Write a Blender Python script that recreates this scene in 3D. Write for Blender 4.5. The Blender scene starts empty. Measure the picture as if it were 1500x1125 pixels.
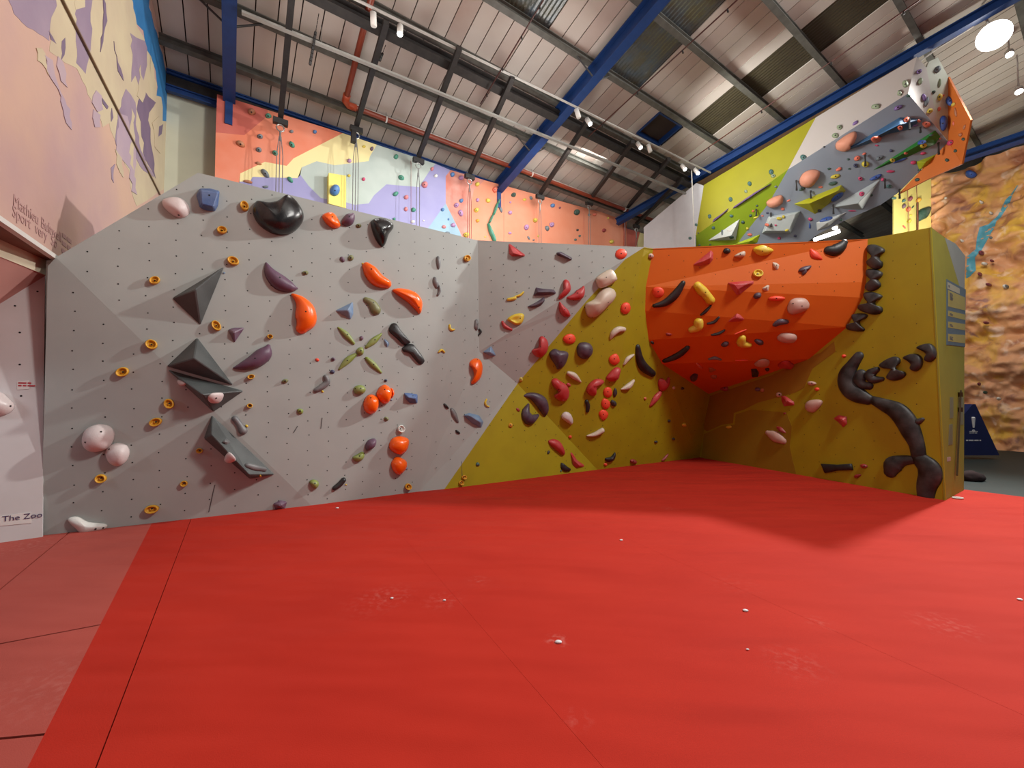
import bpy, bmesh, math, random
from mathutils import Vector as V3, Matrix
from mathutils.bvhtree import BVHTree
from mathutils.geometry import tessellate_polygon
random.seed(7)
sc = bpy.context.scene
COL = sc.collection
# ------------------------------------------------------------------ camera, world, lights, exposure
F_PX = 605.0; CX = 750.0; CY = 562.5; HOR = 585.0
PITCH = math.atan((HOR - CY) / F_PX)
CAM = V3((0, 0, 1.6))
cd = bpy.data.cameras.new('camera'); cam = bpy.data.objects.new('camera', cd); COL.objects.link(cam)
cam.location = CAM; cam.rotation_euler = (math.pi / 2 + PITCH, 0, 0)
cd.sensor_width = 36; cd.lens = 36 * F_PX / 1500; cd.clip_start = .05; cd.clip_end = 200
sc.camera = cam
w = bpy.data.worlds.new('world'); sc.world = w; w.use_nodes = True
w.node_tree.nodes['Background'].inputs[0].default_value = (.96, .97, 1, 1)
w.node_tree.nodes['Background'].inputs[1].default_value = .13
sc.view_settings.view_transform = 'Standard'; sc.view_settings.look = 'None'
sc.view_settings.gamma = 1; sc.view_settings.use_curve_mapping = False
sc.view_settings.exposure = 0.0
def lamp(name, kind, loc, power, size=.3, col=(1, .97, .92), aim=None, spot=None, size_y=None):
    l = bpy.data.lights.new(name, kind); l.energy = power; l.color = col
    if kind == 'AREA':
        l.size = size
        if size_y: l.shape = 'RECTANGLE'; l.size_y = size_y
    else: l.shadow_soft_size = size
    if spot: l.spot_size = math.radians(spot); l.spot_blend = .6
    o = bpy.data.objects.new(name, l); COL.objects.link(o); o.location = loc
    if aim is not None:
        o.rotation_euler = (V3(aim) - V3(loc)).to_track_quat('-Z', 'Y').to_euler()
    return o
lamp('flood_light', 'SPOT', (12.3, 10.3, 10.9), 7600, .25, (1, .98, .94), aim=(1, 4.5, 0), spot=110)
lamp('right_front_fill', 'AREA', (7.5, 2.2, 10.2), 880, 1.3, (1, .98, .93), aim=(-2.5, 6.2, 2.0))  # unseen fill, added to light the grey wall from the right
lamp('front_fill', 'AREA', (.5, 2.0, 9.8), 75, 5, (1, .95, .88), aim=(.2, 3.0, 0), size_y=3)  # unseen overhead area fill, added for soft front light
lamp('bay_light', 'POINT', (-3.4, 7.7, 8.2), 110, .5, (1, .97, .93))
lamp('bay_light', 'POINT', (.6, 9.9, 8.2), 130, .5, (1, .97, .93))
lamp('far_bay_light', 'AREA', (1.5, 12.2, 8.9), 350, 14, (1, .97, .92), aim=(-.5, 15.2, 6.6), size_y=.6).rotation_euler.rotate_axis('Z', math.radians(34))
lamp('roof_fill', 'POINT', (1.5, 12.0, 5.5), 160, 1.0, (1, .97, .93))  # added point fill behind the wall, brightens the roof
lamp('side_bay_light', 'SPOT', (4.5, 11.5, 9.0), 1000, .5, (1, .98, .93), aim=(11.0, 13.2, 9.8), spot=100)
lamp('right_bay_light', 'POINT', (14.6, 12.5, 7.4), 560, .5, (1, .96, .85))
lamp('alcove_light', 'POINT', (-6.4, 2.9, 2.4), 36, .2, (.85, .93, 1))

# ------------------------------------------------------------------ geometry helpers
def ray(px, py):
    f = V3((0, math.cos(PITCH), math.sin(PITCH))); u = V3((0, -math.sin(PITCH), math.cos(PITCH)))
    return f + V3((1, 0, 0)) * ((px - CX) / F_PX) - u * ((py - CY) / F_PX)
def atY(px, py, Y): r = ray(px, py); return CAM + r * (Y / r.y)
def atZ(px, py, z=0.): r = ray(px, py); return CAM + r * ((z - CAM.z) / r.z)
def on(px, py, pl): r = ray(px, py); return CAM + r * ((pl[0] - CAM).dot(pl[1]) / r.dot(pl[1]))
def plane(a, b, c):
    n = (b - a).cross(c - a).normalized()
    if n.dot(CAM - a) < 0: n = -n
    return (a, n)
def shift(pl, d): return (pl[0] + pl[1] * d, pl[1])
def srgb(c): return tuple(((v / 255 / 12.92) if v <= 10 else ((v / 255 + .055) / 1.055) ** 2.4) for v in c) + (1,)
MATS = {}
def mat(name, col, rough=.5, col2=None, scale=4., amt=.5, bump=0., bscale=60., metal=0., spec=.5, emit=None, stretch=None, coat=0.):
    if name in MATS: return MATS[name]
    m = bpy.data.materials.new(name); m.use_nodes = True; nt = m.node_tree; b = nt.nodes['Principled BSDF']
    b.inputs['Roughness'].default_value = rough; b.inputs['Metallic'].default_value = metal
    b.inputs['Specular IOR Level'].default_value = spec; b.inputs['Coat Weight'].default_value = coat
    c = srgb(col); b.inputs['Base Color'].default_value = c
    tc = nt.nodes.new('ShaderNodeTexCoord'); out = tc.outputs['Object']
    if stretch:
        mp = nt.nodes.new('ShaderNodeMapping'); mp.inputs['Scale'].default_value = stretch
        nt.links.new(out, mp.inputs['Vector']); out = mp.outputs['Vector']
    n = nt.nodes.new('ShaderNodeTexNoise'); n.inputs['Scale'].default_value = scale; n.inputs['Detail'].default_value = 5
    nt.links.new(out, n.inputs['Vector'])
    r = nt.nodes.new('ShaderNodeValToRGB'); r.color_ramp.elements[0].position = .35; r.color_ramp.elements[1].position = .75
    c2 = srgb(col2) if col2 else tuple(v * .86 for v in c[:3]) + (1,)
    mixc = tuple(c[i] * (1 - amt) + c2[i] * amt for i in range(3)) + (1,)
    r.color_ramp.elements[0].color = c; r.color_ramp.elements[1].color = mixc
    nt.links.new(n.outputs['Fac'], r.inputs['Fac']); nt.links.new(r.outputs['Color'], b.inputs['Base Color'])
    if bump:
        n2 = nt.nodes.new('ShaderNodeTexNoise'); n2.inputs['Scale'].default_value = bscale; n2.inputs['Detail'].default_value = 3
        nt.links.new(out, n2.inputs['Vector'])
        bp = nt.nodes.new('ShaderNodeBump'); bp.inputs['Strength'].default_value = bump; bp.inputs['Distance'].default_value = .02
        nt.links.new(n2.outputs['Fac'], bp.inputs['Height']); nt.links.new(bp.outputs['Normal'], b.inputs['Normal'])
    if emit:
        b.inputs['Emission Color'].default_value = srgb(col); b.inputs['Emission Strength'].default_value = emit
    MATS[name] = m; return m
def mesh_obj(name, vs, fs, m, parent=None, smooth=False, origin=None, mats=None, fm=None):
    o0 = V3(origin) if origin is not None else V3((0, 0, 0))
    me = bpy.data.meshes.new(name); me.from_pydata([tuple(V3(v) - o0) for v in vs], [], fs); me.materials.append(m)
    if mats:
        for x in mats: me.materials.append(x)
        for i, k in enumerate(fm): me.polygons[i].material_index = k
    bm = bmesh.new(); bm.from_mesh(me); bmesh.ops.recalc_face_normals(bm, faces=bm.faces); bm.to_mesh(me); bm.free()
    if smooth: me.polygons.foreach_set('use_smooth', [True] * len(me.polygons))
    o = bpy.data.objects.new(name, me); COL.objects.link(o); o.location = o0
    if parent is not None:
        o.parent = parent; o.location = o0 - V3(parent.location)
    return o
def empty(name, loc=(0, 0, 0), parent=None):
    o = bpy.data.objects.new(name, None); COL.objects.link(o); o.location = loc; o.empty_display_size = .1
    return o
def tag(o, label=None, cat=None, group=None, kind=None):
    if label: o['label'] = label
    if cat: o['category'] = cat
    if group: o['group'] = group
    if kind: o['kind'] = kind
    return o
class MB:
    def __init__(s): s.v = []; s.f = []
    def add(s, vs, fs):
        k = len(s.v); s.v += [V3(v) for v in vs]; s.f += [tuple(i + k for i in f) for f in fs]; return s
    def box(s, c, sx, sy, sz, ax=None):
        ax = ax or (V3((1, 0, 0)), V3((0, 1, 0)), V3((0, 0, 1))); c = V3(c)
        vs = [c + ax[0] * sx / 2 * i + ax[1] * sy / 2 * j + ax[2] * sz / 2 * k for i in (-1, 1) for j in (-1, 1) for k in (-1, 1)]
        return s.add(vs, [(0, 1, 3, 2), (4, 6, 7, 5), (0, 4, 5, 1), (2, 3, 7, 6), (0, 2, 6, 4), (1, 5, 7, 3)])
    def bar(s, a, b, w_, h_, up=V3((0, 0, 1))):
        a = V3(a); b = V3(b); d = (b - a).normalized(); x = d.cross(up).normalized(); y = x.cross(d)
        return s.box((a + b) / 2, (b - a).length, w_, h_, (d, x, y))
    def ibeam(s, a, b, w_, h_, up=V3((0, 0, 1)), t=.03):
        a = V3(a); b = V3(b); d = (b - a).normalized(); x = d.cross(up).normalized(); y = x.cross(d); c = (a + b) / 2; L = (b - a).length
        s.box(c + y * (h_ / 2 - t / 2), L, w_, t, (d, x, y)); s.box(c - y * (h_ / 2 - t / 2), L, w_, t, (d, x, y)); return s.box(c, L, t, h_ - 2 * t, (d, x, y))
    def tube(s, pts, r, n=8, closed=False):
        pts = [V3(p) for p in pts]; rings = []; N = len(pts)
        for i, p in enumerate(pts):
            d = (pts[min(i + 1, N - 1)] - pts[max(i - 1, 0)])
            if closed: d = pts[(i + 1) % N] - pts[i - 1]
            d.normalize(); a = V3((0, 0, 1)) if abs(d.z) < .9 else V3((1, 0, 0)); x = d.cross(a).normalized(); y = d.cross(x)
            rr = r[i] if isinstance(r, (list, tuple)) else r
            rings.append([p + (x * math.cos(t) + y * math.sin(t)) * rr for t in [2 * math.pi * k / n for k in range(n)]])
        vs = [v for q in rings for v in q]; fs = []
        for i in range(N if closed else N - 1):
            j = (i + 1) % N
            for k in range(n): fs.append((i * n + k, i * n + (k + 1) % n, j * n + (k + 1) % n, j * n + k))
        if not closed: fs += [tuple(range(n)), tuple(range((N - 1) * n, N * n))]
        return s.add(vs, fs)
    def build(s, name, m, parent=None, smooth=False, origin=None):
        return mesh_obj(name, s.v, s.f, m, parent, smooth, origin)
def tri(poly): return [tuple(t) for t in tessellate_polygon([poly])]
def slab(name, poly, n, th, m, parent=None, origin=None, front=0.):
    """flat panel: polygon front face, thickness th behind it (against n)"""
    N = len(poly); a = [p + n * front for p in poly]; b = [p - n * th for p in poly]; t = tri(poly)
    fs = [tuple(x) for x in t] + [tuple(N + i for i in reversed(x)) for x in t] + [(i, (i + 1) % N, N + (i + 1) % N, N + i) for i in range(N)]
    return mesh_obj(name, a + b, fs, m, parent, False, origin)
# surfaces that carry holds
SV = []; SF = []; BV = [None]
def surf(poly):
    k = len(SV); SV.extend(poly)
    for t in tri(poly): SF.append(tuple(i + k for i in t))
    BV[0] = None
def hit(px, py):
    if BV[0] is None: BV[0] = BVHTree.FromPolygons(SV, SF)
    d = ray(px, py).normalized(); loc, n, i, dist = BV[0].ray_cast(CAM, d)
    if loc is None: return None
    if n.dot(d) > 0: n = -n
    return (loc, n)
# ------------------------------------------------------------------ materials
M_greywall = mat('grey_wall_paint', (168, 175, 171), .6, (154, 160, 158), 1.6, .5, bump=.15, bscale=250)
M_yelwall = mat('yellow_wall_paint', (168, 156, 8), .65, (150, 134, 8), 1.8, .6, bump=.15, bscale=250)
M_orawall = mat('orange_wall_paint', (216, 104, 8), .6, (206, 92, 6), 1.4, .5, bump=.1, bscale=250)
M_mat = None
M_ply = mat('plywood_back', (120, 92, 62), .8, (95, 70, 45), 6, .6)
M_dark = mat('black_steel', (34, 32, 32), .55, (60, 56, 52), 8, .5)
M_blue = mat('blue_steel_paint', (20, 58, 116), .5, (14, 42, 88), 5, .5)
M_purlin = mat('grey_green_steel', (92, 92, 86), .6, (60, 58, 52), 6, .7)
M_white = mat('white_metal', (210, 208, 202), .45); M_dull = mat('dull_white_metal', (150, 148, 142), .5)
M_hole = mat('hole_black', (22, 22, 24), .8)
M_bolt = mat('bolt_steel', (48, 46, 46), .4, metal=.6)
M_steel = mat('zinc_steel', (170, 172, 170), .35, metal=.8)
# ------------------------------------------------------------------ bouldering wall shape (key corners)
HT = 4.65
A0 = atZ(60, 784.5); AL = atZ(445, 735); K2 = atZ(614, 720); B = atZ(875, 688); C0 = atZ(1025, 670); R0 = atZ(1385, 733)
A2 = atZ(290, 253, HT); A3 = atZ(700, 352, HT); T1 = atZ(944, 362, HT)
P_main = plane(A2, A3, K2); AL = on(456, 739, P_main); AL.z = 0; A1 = on(82, 377, P_main)
P_ll = plane(A0, A1, AL)
P_low = plane(A3, K2, B); J = on(702, 515, P_low)
J = J + (J - CAM).normalized() * .09
P_top = plane(A3, T1, J); P_ov = plane(T1, B, J); P_in = plane(T1, B, C0)
R1 = atY(1364, 333, 6.8); P_rw = plane(C0, R0, R1); C1 = on(1038, 577, P_rw)
T2 = on(957, 364, P_in); LB = [on(x, y, P_in) for x, y in ((946, 420), (945, 455), (950, 498), (970, 533))]
G = [on(x, y, P_rw) for x, y in ((1271, 350), (1269, 413), (1264, 436), (1241, 479), (1185, 526), (1132, 545), (1068, 566))]
R2 = atZ(1412, 718); P_end = plane(R0, R1, R2)
E1 = on(1400, 357, P_end); E2 = on(1414, 375, P_end)
bw = empty('bouldering_wall', (0, 8, 0))
tag(bw, 'folded grey, yellow and orange bouldering wall standing on the red matting', 'climbing wall')
def panel(poly, pl_, m, th=.018, lab=None):
    p = slab('wall_panel', poly, pl_[1], th, m, bw); surf(poly)
    if lab: p['label'] = lab
    return p
nz = lambda pts: plane(pts[0], pts[1], pts[2])
panel([A0, AL, A1, on(70, 390, P_ll)], P_ll, M_greywall, lab='grey triangular panel at the lower left')
# main grey facet meets the lower facet along A3-K2
panel([A1, AL, K2, A3, A2], P_main, M_greywall, lab='large grey main panel')
# paint line on the low facet
q1 = on(650, 716, P_low); q1 = atZ(651, 716.5); q2 = on(758, 562, P_low)
qf = K2.lerp(B, (651 - 614) / (875 - 614)); 
q2 = on(758, 562, P_ov)
panel([A3, K2, J], nz([A3, K2, J]), M_greywall, lab='narrow grey triangular panel')
panel([K2, q1, q2, J], nz([K2, q1, J]), M_greywall, lab='grey strip panel')
panel([q1, B, q2], P_low, M_yelwall, lab='yellow triangular panel at the foot')
MJ = J.lerp(T1, .21) + P_top[1] * .012
panel([A3, J, MJ], nz([A3, J, MJ]), M_greywall, lab='slim grey folded panel')
panel([A3, MJ, T1], nz([A3, MJ, T1]), M_greywall, lab='grey upper panel')
t0 = A3.lerp(T1, (926 - 700) / 244.)
q3 = on(926, 368, P_ov); q4 = on(860, 440, P_ov)
q5 = on(926, 366, P_ov)
cz = J.lerp(T1, .88)
panel([J, q2, on(860, 440, P_ov), cz, MJ], P_ov, M_greywall, lab='grey part of the overhanging panel')
panel([q2, B, T1, cz, on(860, 440, P_ov)], P_ov, M_yelwall, lab='yellow overhanging panel')
panel([T1, B, C0, C1, LB[3], LB[2], LB[1], LB[0], T2], P_in, M_yelwall, lab='yellow inner panel')
panel([T2, LB[0], LB[1], G[2], G[1], G[0]], nz([T2, LB[1], G[2]]), M_orawall, lab='orange top panel')
panel([LB[1], LB[2], G[3], G[2]], nz([LB[1], LB[2], G[3]]), M_orawall, lab='orange panel')
panel([LB[2], LB[3], G[4], G[3]], nz([LB[2], LB[3], G[4]]), M_orawall, lab='orange panel')
panel([LB[3], C1, G[6], G[5], G[4]], nz([LB[3], C1, G[4]]), M_orawall, lab='orange panel')
panel([C0, R0, R1, G[0], G[1], G[2], G[3], G[4], G[5], G[6], C1], P_rw, M_yelwall, lab='yellow right-hand panel')
gz = [on(1384, 348, P_end), E1, E2, on(1413, 425, P_end), on(1407, 424, P_end)]
panel([R0, R2, gz[3], gz[4], gz[0], R1], P_end, mat('lime_wall_paint', (140, 136, 36), .6, (126, 120, 28), 3, .5), lab='yellow end panel')
panel(gz, P_end, mat('grey_end_paint', (138, 144, 140), .6), lab='grey corner of the end panel')
# backing: top boards and rear skins, so the wall has depth
tops = [A1, A2, A3, T1, T2, G[0], R1, E1, E2]
offs = [V3((-.45, .75, 0)), V3((-.45, .75, 0)), V3((-.45, .9, 0)), V3((-.45, 2.4, 0)), V3((2.8, 4.1, 0)), V3((1.1, .9, 0)), V3((.6, .6, 0)), V3((.0, .5, 0)), V3((-.4, .5, 0))]
mb = MB()
for i in range(len(tops) - 1):
    a, b_ = tops[i] - V3((0, 0, .02)), tops[i + 1] - V3((0, 0, .02)); a2, b2 = a + offs[i], b_ + offs[i + 1]
    mb.add([a, b_, b2, a2], [(0, 1, 2, 3)])
    mb.add([a2, b2, V3((b2.x, b2.y, 0)), V3((a2.x, a2.y, 0))], [(0, 1, 2, 3)])
mb.build('wall_backing', M_ply, bw)
# two darker yellow patches on the lower right panel
patch_pts = [on(x, y, P_rw) for x, y in ((1040, 580), (1132, 549), (1203, 516), (1222, 500), (1224, 515), (1190, 540), (1178, 568), (1165, 575), (1110, 590), (1090, 600), (1075, 605), (1074, 620), (1058, 622), (1036, 632), (1030, 628))]
slab('darker_patch', patch_pts, P_rw[1], .0005, mat('brown_yellow_patch', (150, 110, 14), .65), bw, front=.003)
patch_pts = [on(x, y, P_rw) for x, y in ((1165, 578), (1190, 545), (1180, 570), (1152, 606), (1160, 625), (1157, 655), (1166, 694), (1027, 669), (1031, 634), (1060, 622), (1090, 601))]
slab('darker_patch', [on(x, y, P_rw) for x, y in ((1031, 636), (1058, 624), (1076, 622), (1078, 607), (1100, 600), (1152, 604), (1160, 625), (1157, 655), (1166, 694), (1027, 670))], P_rw[1], .0005, mat('olive_yellow_patch', (150, 122, 16), .65), bw, front=.0025)

# t-nut holes: tiny dark discs on a staggered grid over every facet
def holes(poly_px_list):
    mb = MB()
    for pl_, poly, du, dv in poly_px_list:
        n = pl_[1]; t1 = V3((0, 0, 1)).cross(n).normalized(); t2 = n.cross(t1)
        o = poly[0]; P2 = [((p - o).dot(t1), (p - o).dot(t2)) for p in poly]
        def inside(x, y):
            c = False; j = len(P2) - 1
            for i in range(len(P2)):
                xi, yi = P2[i]; xj, yj = P2[j]
                if (yi > y) != (yj > y) and x < (xj - xi) * (y - yi) / (yj - yi) + xi: c = not c
                j = i
            return c
        xs = [p[0] for p in P2]; ys = [p[1] for p in P2]
        i0 = int(min(xs) / du) - 1; i1 = int(max(xs) / du) + 1; j0 = int(min(ys) / dv) - 1; j1 = int(max(ys) / dv) + 1
        for i in range(i0, i1 + 1):
            for j in range(j0, j1 + 1):
                x = i * du + random.uniform(-.015, .015); y = (j + (.5 if i % 2 else 0)) * dv + random.uniform(-.012, .012)
                if all(inside(x + a, y + b) for a, b in ((.05, 0), (-.05, 0), (0, .05), (0, -.05))):
                    c = o + t1 * x + t2 * y + n * (.0125 if pl_[0] == P_top[0] or pl_[0] == P_ov[0] else .0015)
                    mb.add([c + (t1 * math.cos(k * math.pi / 3) + t2 * math.sin(k * math.pi / 3)) * .009 for k in range(6)], [(0, 1, 2, 3, 4, 5)])
    return mb
hb = holes([(P_ll, [A0, AL, A1], .27, .23), (P_main, [A1, AL, K2, A3, A2], .27, .22), (P_low, [A3, K2, B, J], .27, .23), (P_top, [A3, J, T1], .25, .22), (P_ov, [J, B, T1], .26, .24)])
tag(hb.build('bolt_holes', M_hole, bw), kind='stuff')
M_fh = mat('hole_brown', (70, 50, 20), .8)
hb = holes([(P_in, [T1, B, C0, C1, LB[3], LB[2], LB[1], LB[0], T2], .3, .3), (P_rw, [C0, R0, R1, G[0], G[1], G[2], G[3], G[4], G[5], G[6], C1], .32, .34), (nz([T2, LB[1], G[2]]), [T2, LB[1], G[2], G[0]], .3, .3)])
tag(hb.build('bolt_holes', M_fh, bw), kind='stuff')
# scuffs of rubber on the foot of the wall
mb = MB()
for pts in (((315, 710), (312, 722), (306, 750)), ((472, 612), (470, 628)), ((436, 624), (430, 634)), ((696, 700), (690, 712), (688, 722)), ((705, 690), (700, 705), (697, 712)), ((676, 676), (677, 700))):
    h = [hit(*p) for p in pts]
    if all(h): mb.tube([x[0] + x[1] * .001 for x in h], .006, 5)
tag(mb.build('rubber_scuffs', mat('rubber_mark', (84, 82, 82), .9), bw), kind='stuff')

# ------------------------------------------------------------------ floor mats
def floor_mat(name, col, col2, crumbs):
    m = mat(name, col, .85, col2, 1.1, .6, bump=0)
    nt = m.node_tree; b = nt.nodes['Principled BSDF']; b.inputs['Specular IOR Level'].default_value = .25
    tc = [n for n in nt.nodes if n.type == 'TEX_COORD'][0]
    ns = nt.nodes.new('ShaderNodeTexNoise'); ns.inputs['Scale'].default_value = .8; ns.inputs['Detail'].default_value = 2
    mp = nt.nodes.new('ShaderNodeMapping'); mp.inputs['Rotation'].default_value = (0, 0, .55); mp.inputs['Scale'].default_value = (.6, 2.2, 1)
    nt.links.new(tc.outputs['Object'], mp.inputs['Vector']); nt.links.new(mp.outputs['Vector'], ns.inputs['Vector'])
    n3 = nt.nodes.new('ShaderNodeTexNoise'); n3.inputs['Scale'].default_value = 180
    nt.links.new(tc.outputs['Object'], n3.inputs['Vector'])
    b1 = nt.nodes.new('ShaderNodeBump'); b1.inputs['Strength'].default_value = .9; b1.inputs['Distance'].default_value = .16
    b2 = nt.nodes.new('ShaderNodeBump'); b2.inputs['Strength'].default_value = .25; b2.inputs['Distance'].default_value = .005
    nt.links.new(ns.outputs['Fac'], b1.inputs['Height']); nt.links.new(n3.outputs['Fac'], b2.inputs['Height'])
    nt.links.new(b1.outputs['Normal'], b2.inputs['Normal']); nt.links.new(b2.outputs['Normal'], b.inputs['Normal'])
    # chalk dust smears at fixed places of the mat
    prev = [l for l in nt.links if l.to_node == b and l.to_socket.name == 'Base Color'][0].from_socket
    nz2 = nt.nodes.new('ShaderNodeTexNoise'); nz2.inputs['Scale'].default_value = 22; nz2.inputs['Detail'].default_value = 6
    nt.links.new(tc.outputs['Object'], nz2.inputs['Vector'])
    for (px, py, rad, am) in crumbs:
        P = atZ(px, py)
        vd = nt.nodes.new('ShaderNodeVectorMath'); vd.operation = 'DISTANCE'; vd.inputs[1].default_value = P
        nt.links.new(tc.outputs['Object'], vd.inputs[0])
        mr = nt.nodes.new('ShaderNodeMapRange'); mr.inputs['From Min'].default_value = rad; mr.inputs['From Max'].default_value = 0; mr.inputs['To Max'].default_value = 1
        nt.links.new(vd.outputs['Value'], mr.inputs['Value'])
        m2 = nt.nodes.new('ShaderNodeMapRange'); m2.inputs['From Min'].default_value = .48; m2.inputs['From Max'].default_value = .72; m2.inputs['To Max'].default_value = am * .35
        nt.links.new(nz2.outputs['Fac'], m2.inputs['Value'])
        mu = nt.nodes.new('ShaderNodeMath'); mu.operation = 'MULTIPLY'; nt.links.new(mr.outputs['Result'], mu.inputs[0]); nt.links.new(m2.outputs['Result'], mu.inputs[1])
        mx = nt.nodes.new('ShaderNodeMixRGB'); mx.inputs['Color2'].default_value = srgb((235, 190, 180))
        nt.links.new(mu.outputs[0], mx.inputs['Fac']); nt.links.new(prev, mx.inputs['Color1']); prev = mx.outputs['Color']
    nt.links.new(prev, b.inputs['Base Color'])
    return m
M_mat = floor_mat('red_mat_cover', (178, 39, 22), (166, 30, 17), ((817, 938, .1, 1.), (1165, 970, .22, .3), (1385, 915, .25, .35), (1200, 912, .14, .2), (570, 872, .25, .35), (700, 850, .14, .3), (540, 885, .3, .15), (845, 1055, .1, .3), (1075, 855, .3, .1), (650, 880, .2, .3), (980, 745, .15, .3)))
M_pale = floor_mat('faded_red_mat', (172, 78, 68), (156, 66, 58), ((40, 800, .5, .4), (100, 1000, .5, .3)))
floor = empty('floor', (0, 0, 0)); tag(floor, kind='structure')
def clip(poly, a, b, keep_left, gap=0.):
    d = (b - a).normalized(); n = V3((-d.y, d.x, 0)) * (1 if keep_left else -1); out = []
    for i in range(len(poly)):
        p, q = poly[i], poly[(i + 1) % len(poly)]; dp = (p - a).dot(n) - gap; dq = (q - a).dot(n) - gap
        if dp >= 0: out.append(p)
        if dp * dq < 0: out.append(p.lerp(q, dp / (dp - dq)))
    return out
e0, e1 = atZ(1412, 717), atZ(1500, 728); eb = e0 + (e0 - e1) * 1.0
big = [V3((-14, -3, 0)), V3((14, -3, 0)), e1 + (e1 - e0) * 6, e0, V3((7.9, 8.0, 0)), V3((6.5, 12.5, 0)), V3((4.6, 12.6, 0)), V3((-9, 7.3, 0)), V3((-14, 4.5, 0))]
pa, pb = atZ(218, 775), atZ(40, 1125); pa2 = pb + (pa - pb) * 3; 
s1a, s1b = atZ(278, 765), atZ(140, 1125)
s2a, s2b = atZ(617, 817), atZ(880, 1120)
s3a, s3b = atZ(751, 715), atZ(1498, 1047)
def mpanel(poly, m, lab=None):
    if len(poly) > 2:
        o = slab('mat_panel', poly, V3((0, 0, 1)), .03, m, floor)
        if lab: o['label'] = lab
gp = .003
redr = clip(big, pb, pa, False)
r1 = clip(redr, s1b, s1a, True, gp); rest = clip(redr, s1b, s1a, False, gp)
r3 = clip(rest, s3b, s3a, False, gp * .3); rest = clip(rest, s3b, s3a, True, gp * .3)
r2a = clip(rest, s2b, s2a, True, .0007); r2b = clip(rest, s2b, s2a, False, .0007)
for q in (r1, r3, r2a, r2b): mpanel(q, M_mat)
pale = clip(big, pb, pa, True)
l1, l2, l3 = (atZ(95, 785), atZ(0, 863)), (atZ(137, 917), atZ(0, 943)), (atZ(52, 1077), atZ(0, 1082))
cur = pale
for la, lb in (l1, l2, l3):
    mpanel(clip(cur, la, lb, False, .008), M_pale, 'faded pink mat panel'); cur = clip(cur, la, lb, True, .008)
mpanel(cur, M_pale, 'faded pink mat panel')
slab('floor_base', [p - V3((0, 0, .03)) for p in big], V3((0, 0, 1)), .26, mat('dark_red_seam', (110, 24, 18), .9), floor)
slab('floor_base', [V3((-40, -6, -.3)), V3((45, -6, -.3)), V3((45, 40, -.3)), V3((-40, 40, -.3))], V3((0, 0, 1)), .1, mat('dark_teal_floor', (30, 44, 44), .6, (24, 34, 34), 3, .6), floor)

# ------------------------------------------------------------------ hall: coordinates along the eaves (U), towards us (W), up the roof slope (S)
CORN = V3((-8.45, 9.84, 0)); HU = V3((890 / 605, 1, 0)).normalized(); HW = HU.cross(V3((0, 0, 1))).normalized()
SL = math.radians(12); HS = HW * math.cos(SL) + V3((0, 0, 1)) * math.sin(SL); RN = HU.cross(HS); RN = RN if RN.z > 0 else -RN
EO = V3((CORN.x, CORN.y, 9.4))
def rf(u, v, off=0.): return EO + HU * u + HS * v + RN * off
def wl(u, ww, z): return CORN + HU * u + HW * ww + V3((0, 0, z))
def roofpl(off): return (EO + RN * off, RN)
# back wall of the hall
M_conc = mat('cream_render', (196, 196, 176), .8, (176, 176, 158), 1.2, .6)
slab('wall_back', [wl(-.3, 0, -.3), wl(45, 0, -.3), wl(45, 0, 9.75), wl(-.3, 0, 9.75)], HW, .2, M_conc)['kind'] = 'structure'
# left wall with the mural
MD = V3((-365 / 605, 1, 0)).normalized(); P0 = atY(80, 377, 4.85)
nM = V3((MD.y, -MD.x, 0)).normalized(); nM = nM if nM.dot(CAM - P0) > 0 else -nM; P_mur = (P0, nM)
zb = P0.z
def ml(t, z): return V3((P0.x, P0.y, 0)) + MD * t + V3((0, 0, z))
tc_ = (CORN - V3((P0.x, P0.y, 0))).dot(MD)
M_mural = mat('peach_mural_paint', (192, 158, 138), .75, (168, 136, 142), .6, .8, bump=.25, bscale=5)
def rooftop(p):  # roof height over a floor point
    q = EO - p; return EO.z - (RN.x * (p.x - EO.x) + RN.y * (p.y - EO.y)) / RN.z
wpoly = [ml(-9, zb), ml(.4, zb), ml(.4, -.2), ml(tc_, -.2), ml(tc_, 9.6), ml(-9, rooftop(ml(-9, 0)) + .25)]
wlft = empty('wall_left', ml(0, 0)); tag(wlft, kind='structure')
slab('mural_board', wpoly, nM, .25, M_mural, wlft)
MC = {'p': mat('mural_purple', (134, 116, 136), .75, (156, 138, 152), 1.5, .7, bump=.2, bscale=6), 'c': mat('mural_cream', (190, 176, 146), .75, (172, 154, 134), 1.5, .7, bump=.2, bscale=6),
      'b': mat('mural_blue', (34, 100, 152), .7, (50, 128, 184), 2, .6), 'd': mat('mural_dusk', (104, 88, 112), .75, (124, 104, 124), 2, .6),
      'l': mat('mural_lilac', (164, 144, 158), .75, (182, 160, 160), 1.5, .7)}
lay = 0
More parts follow.
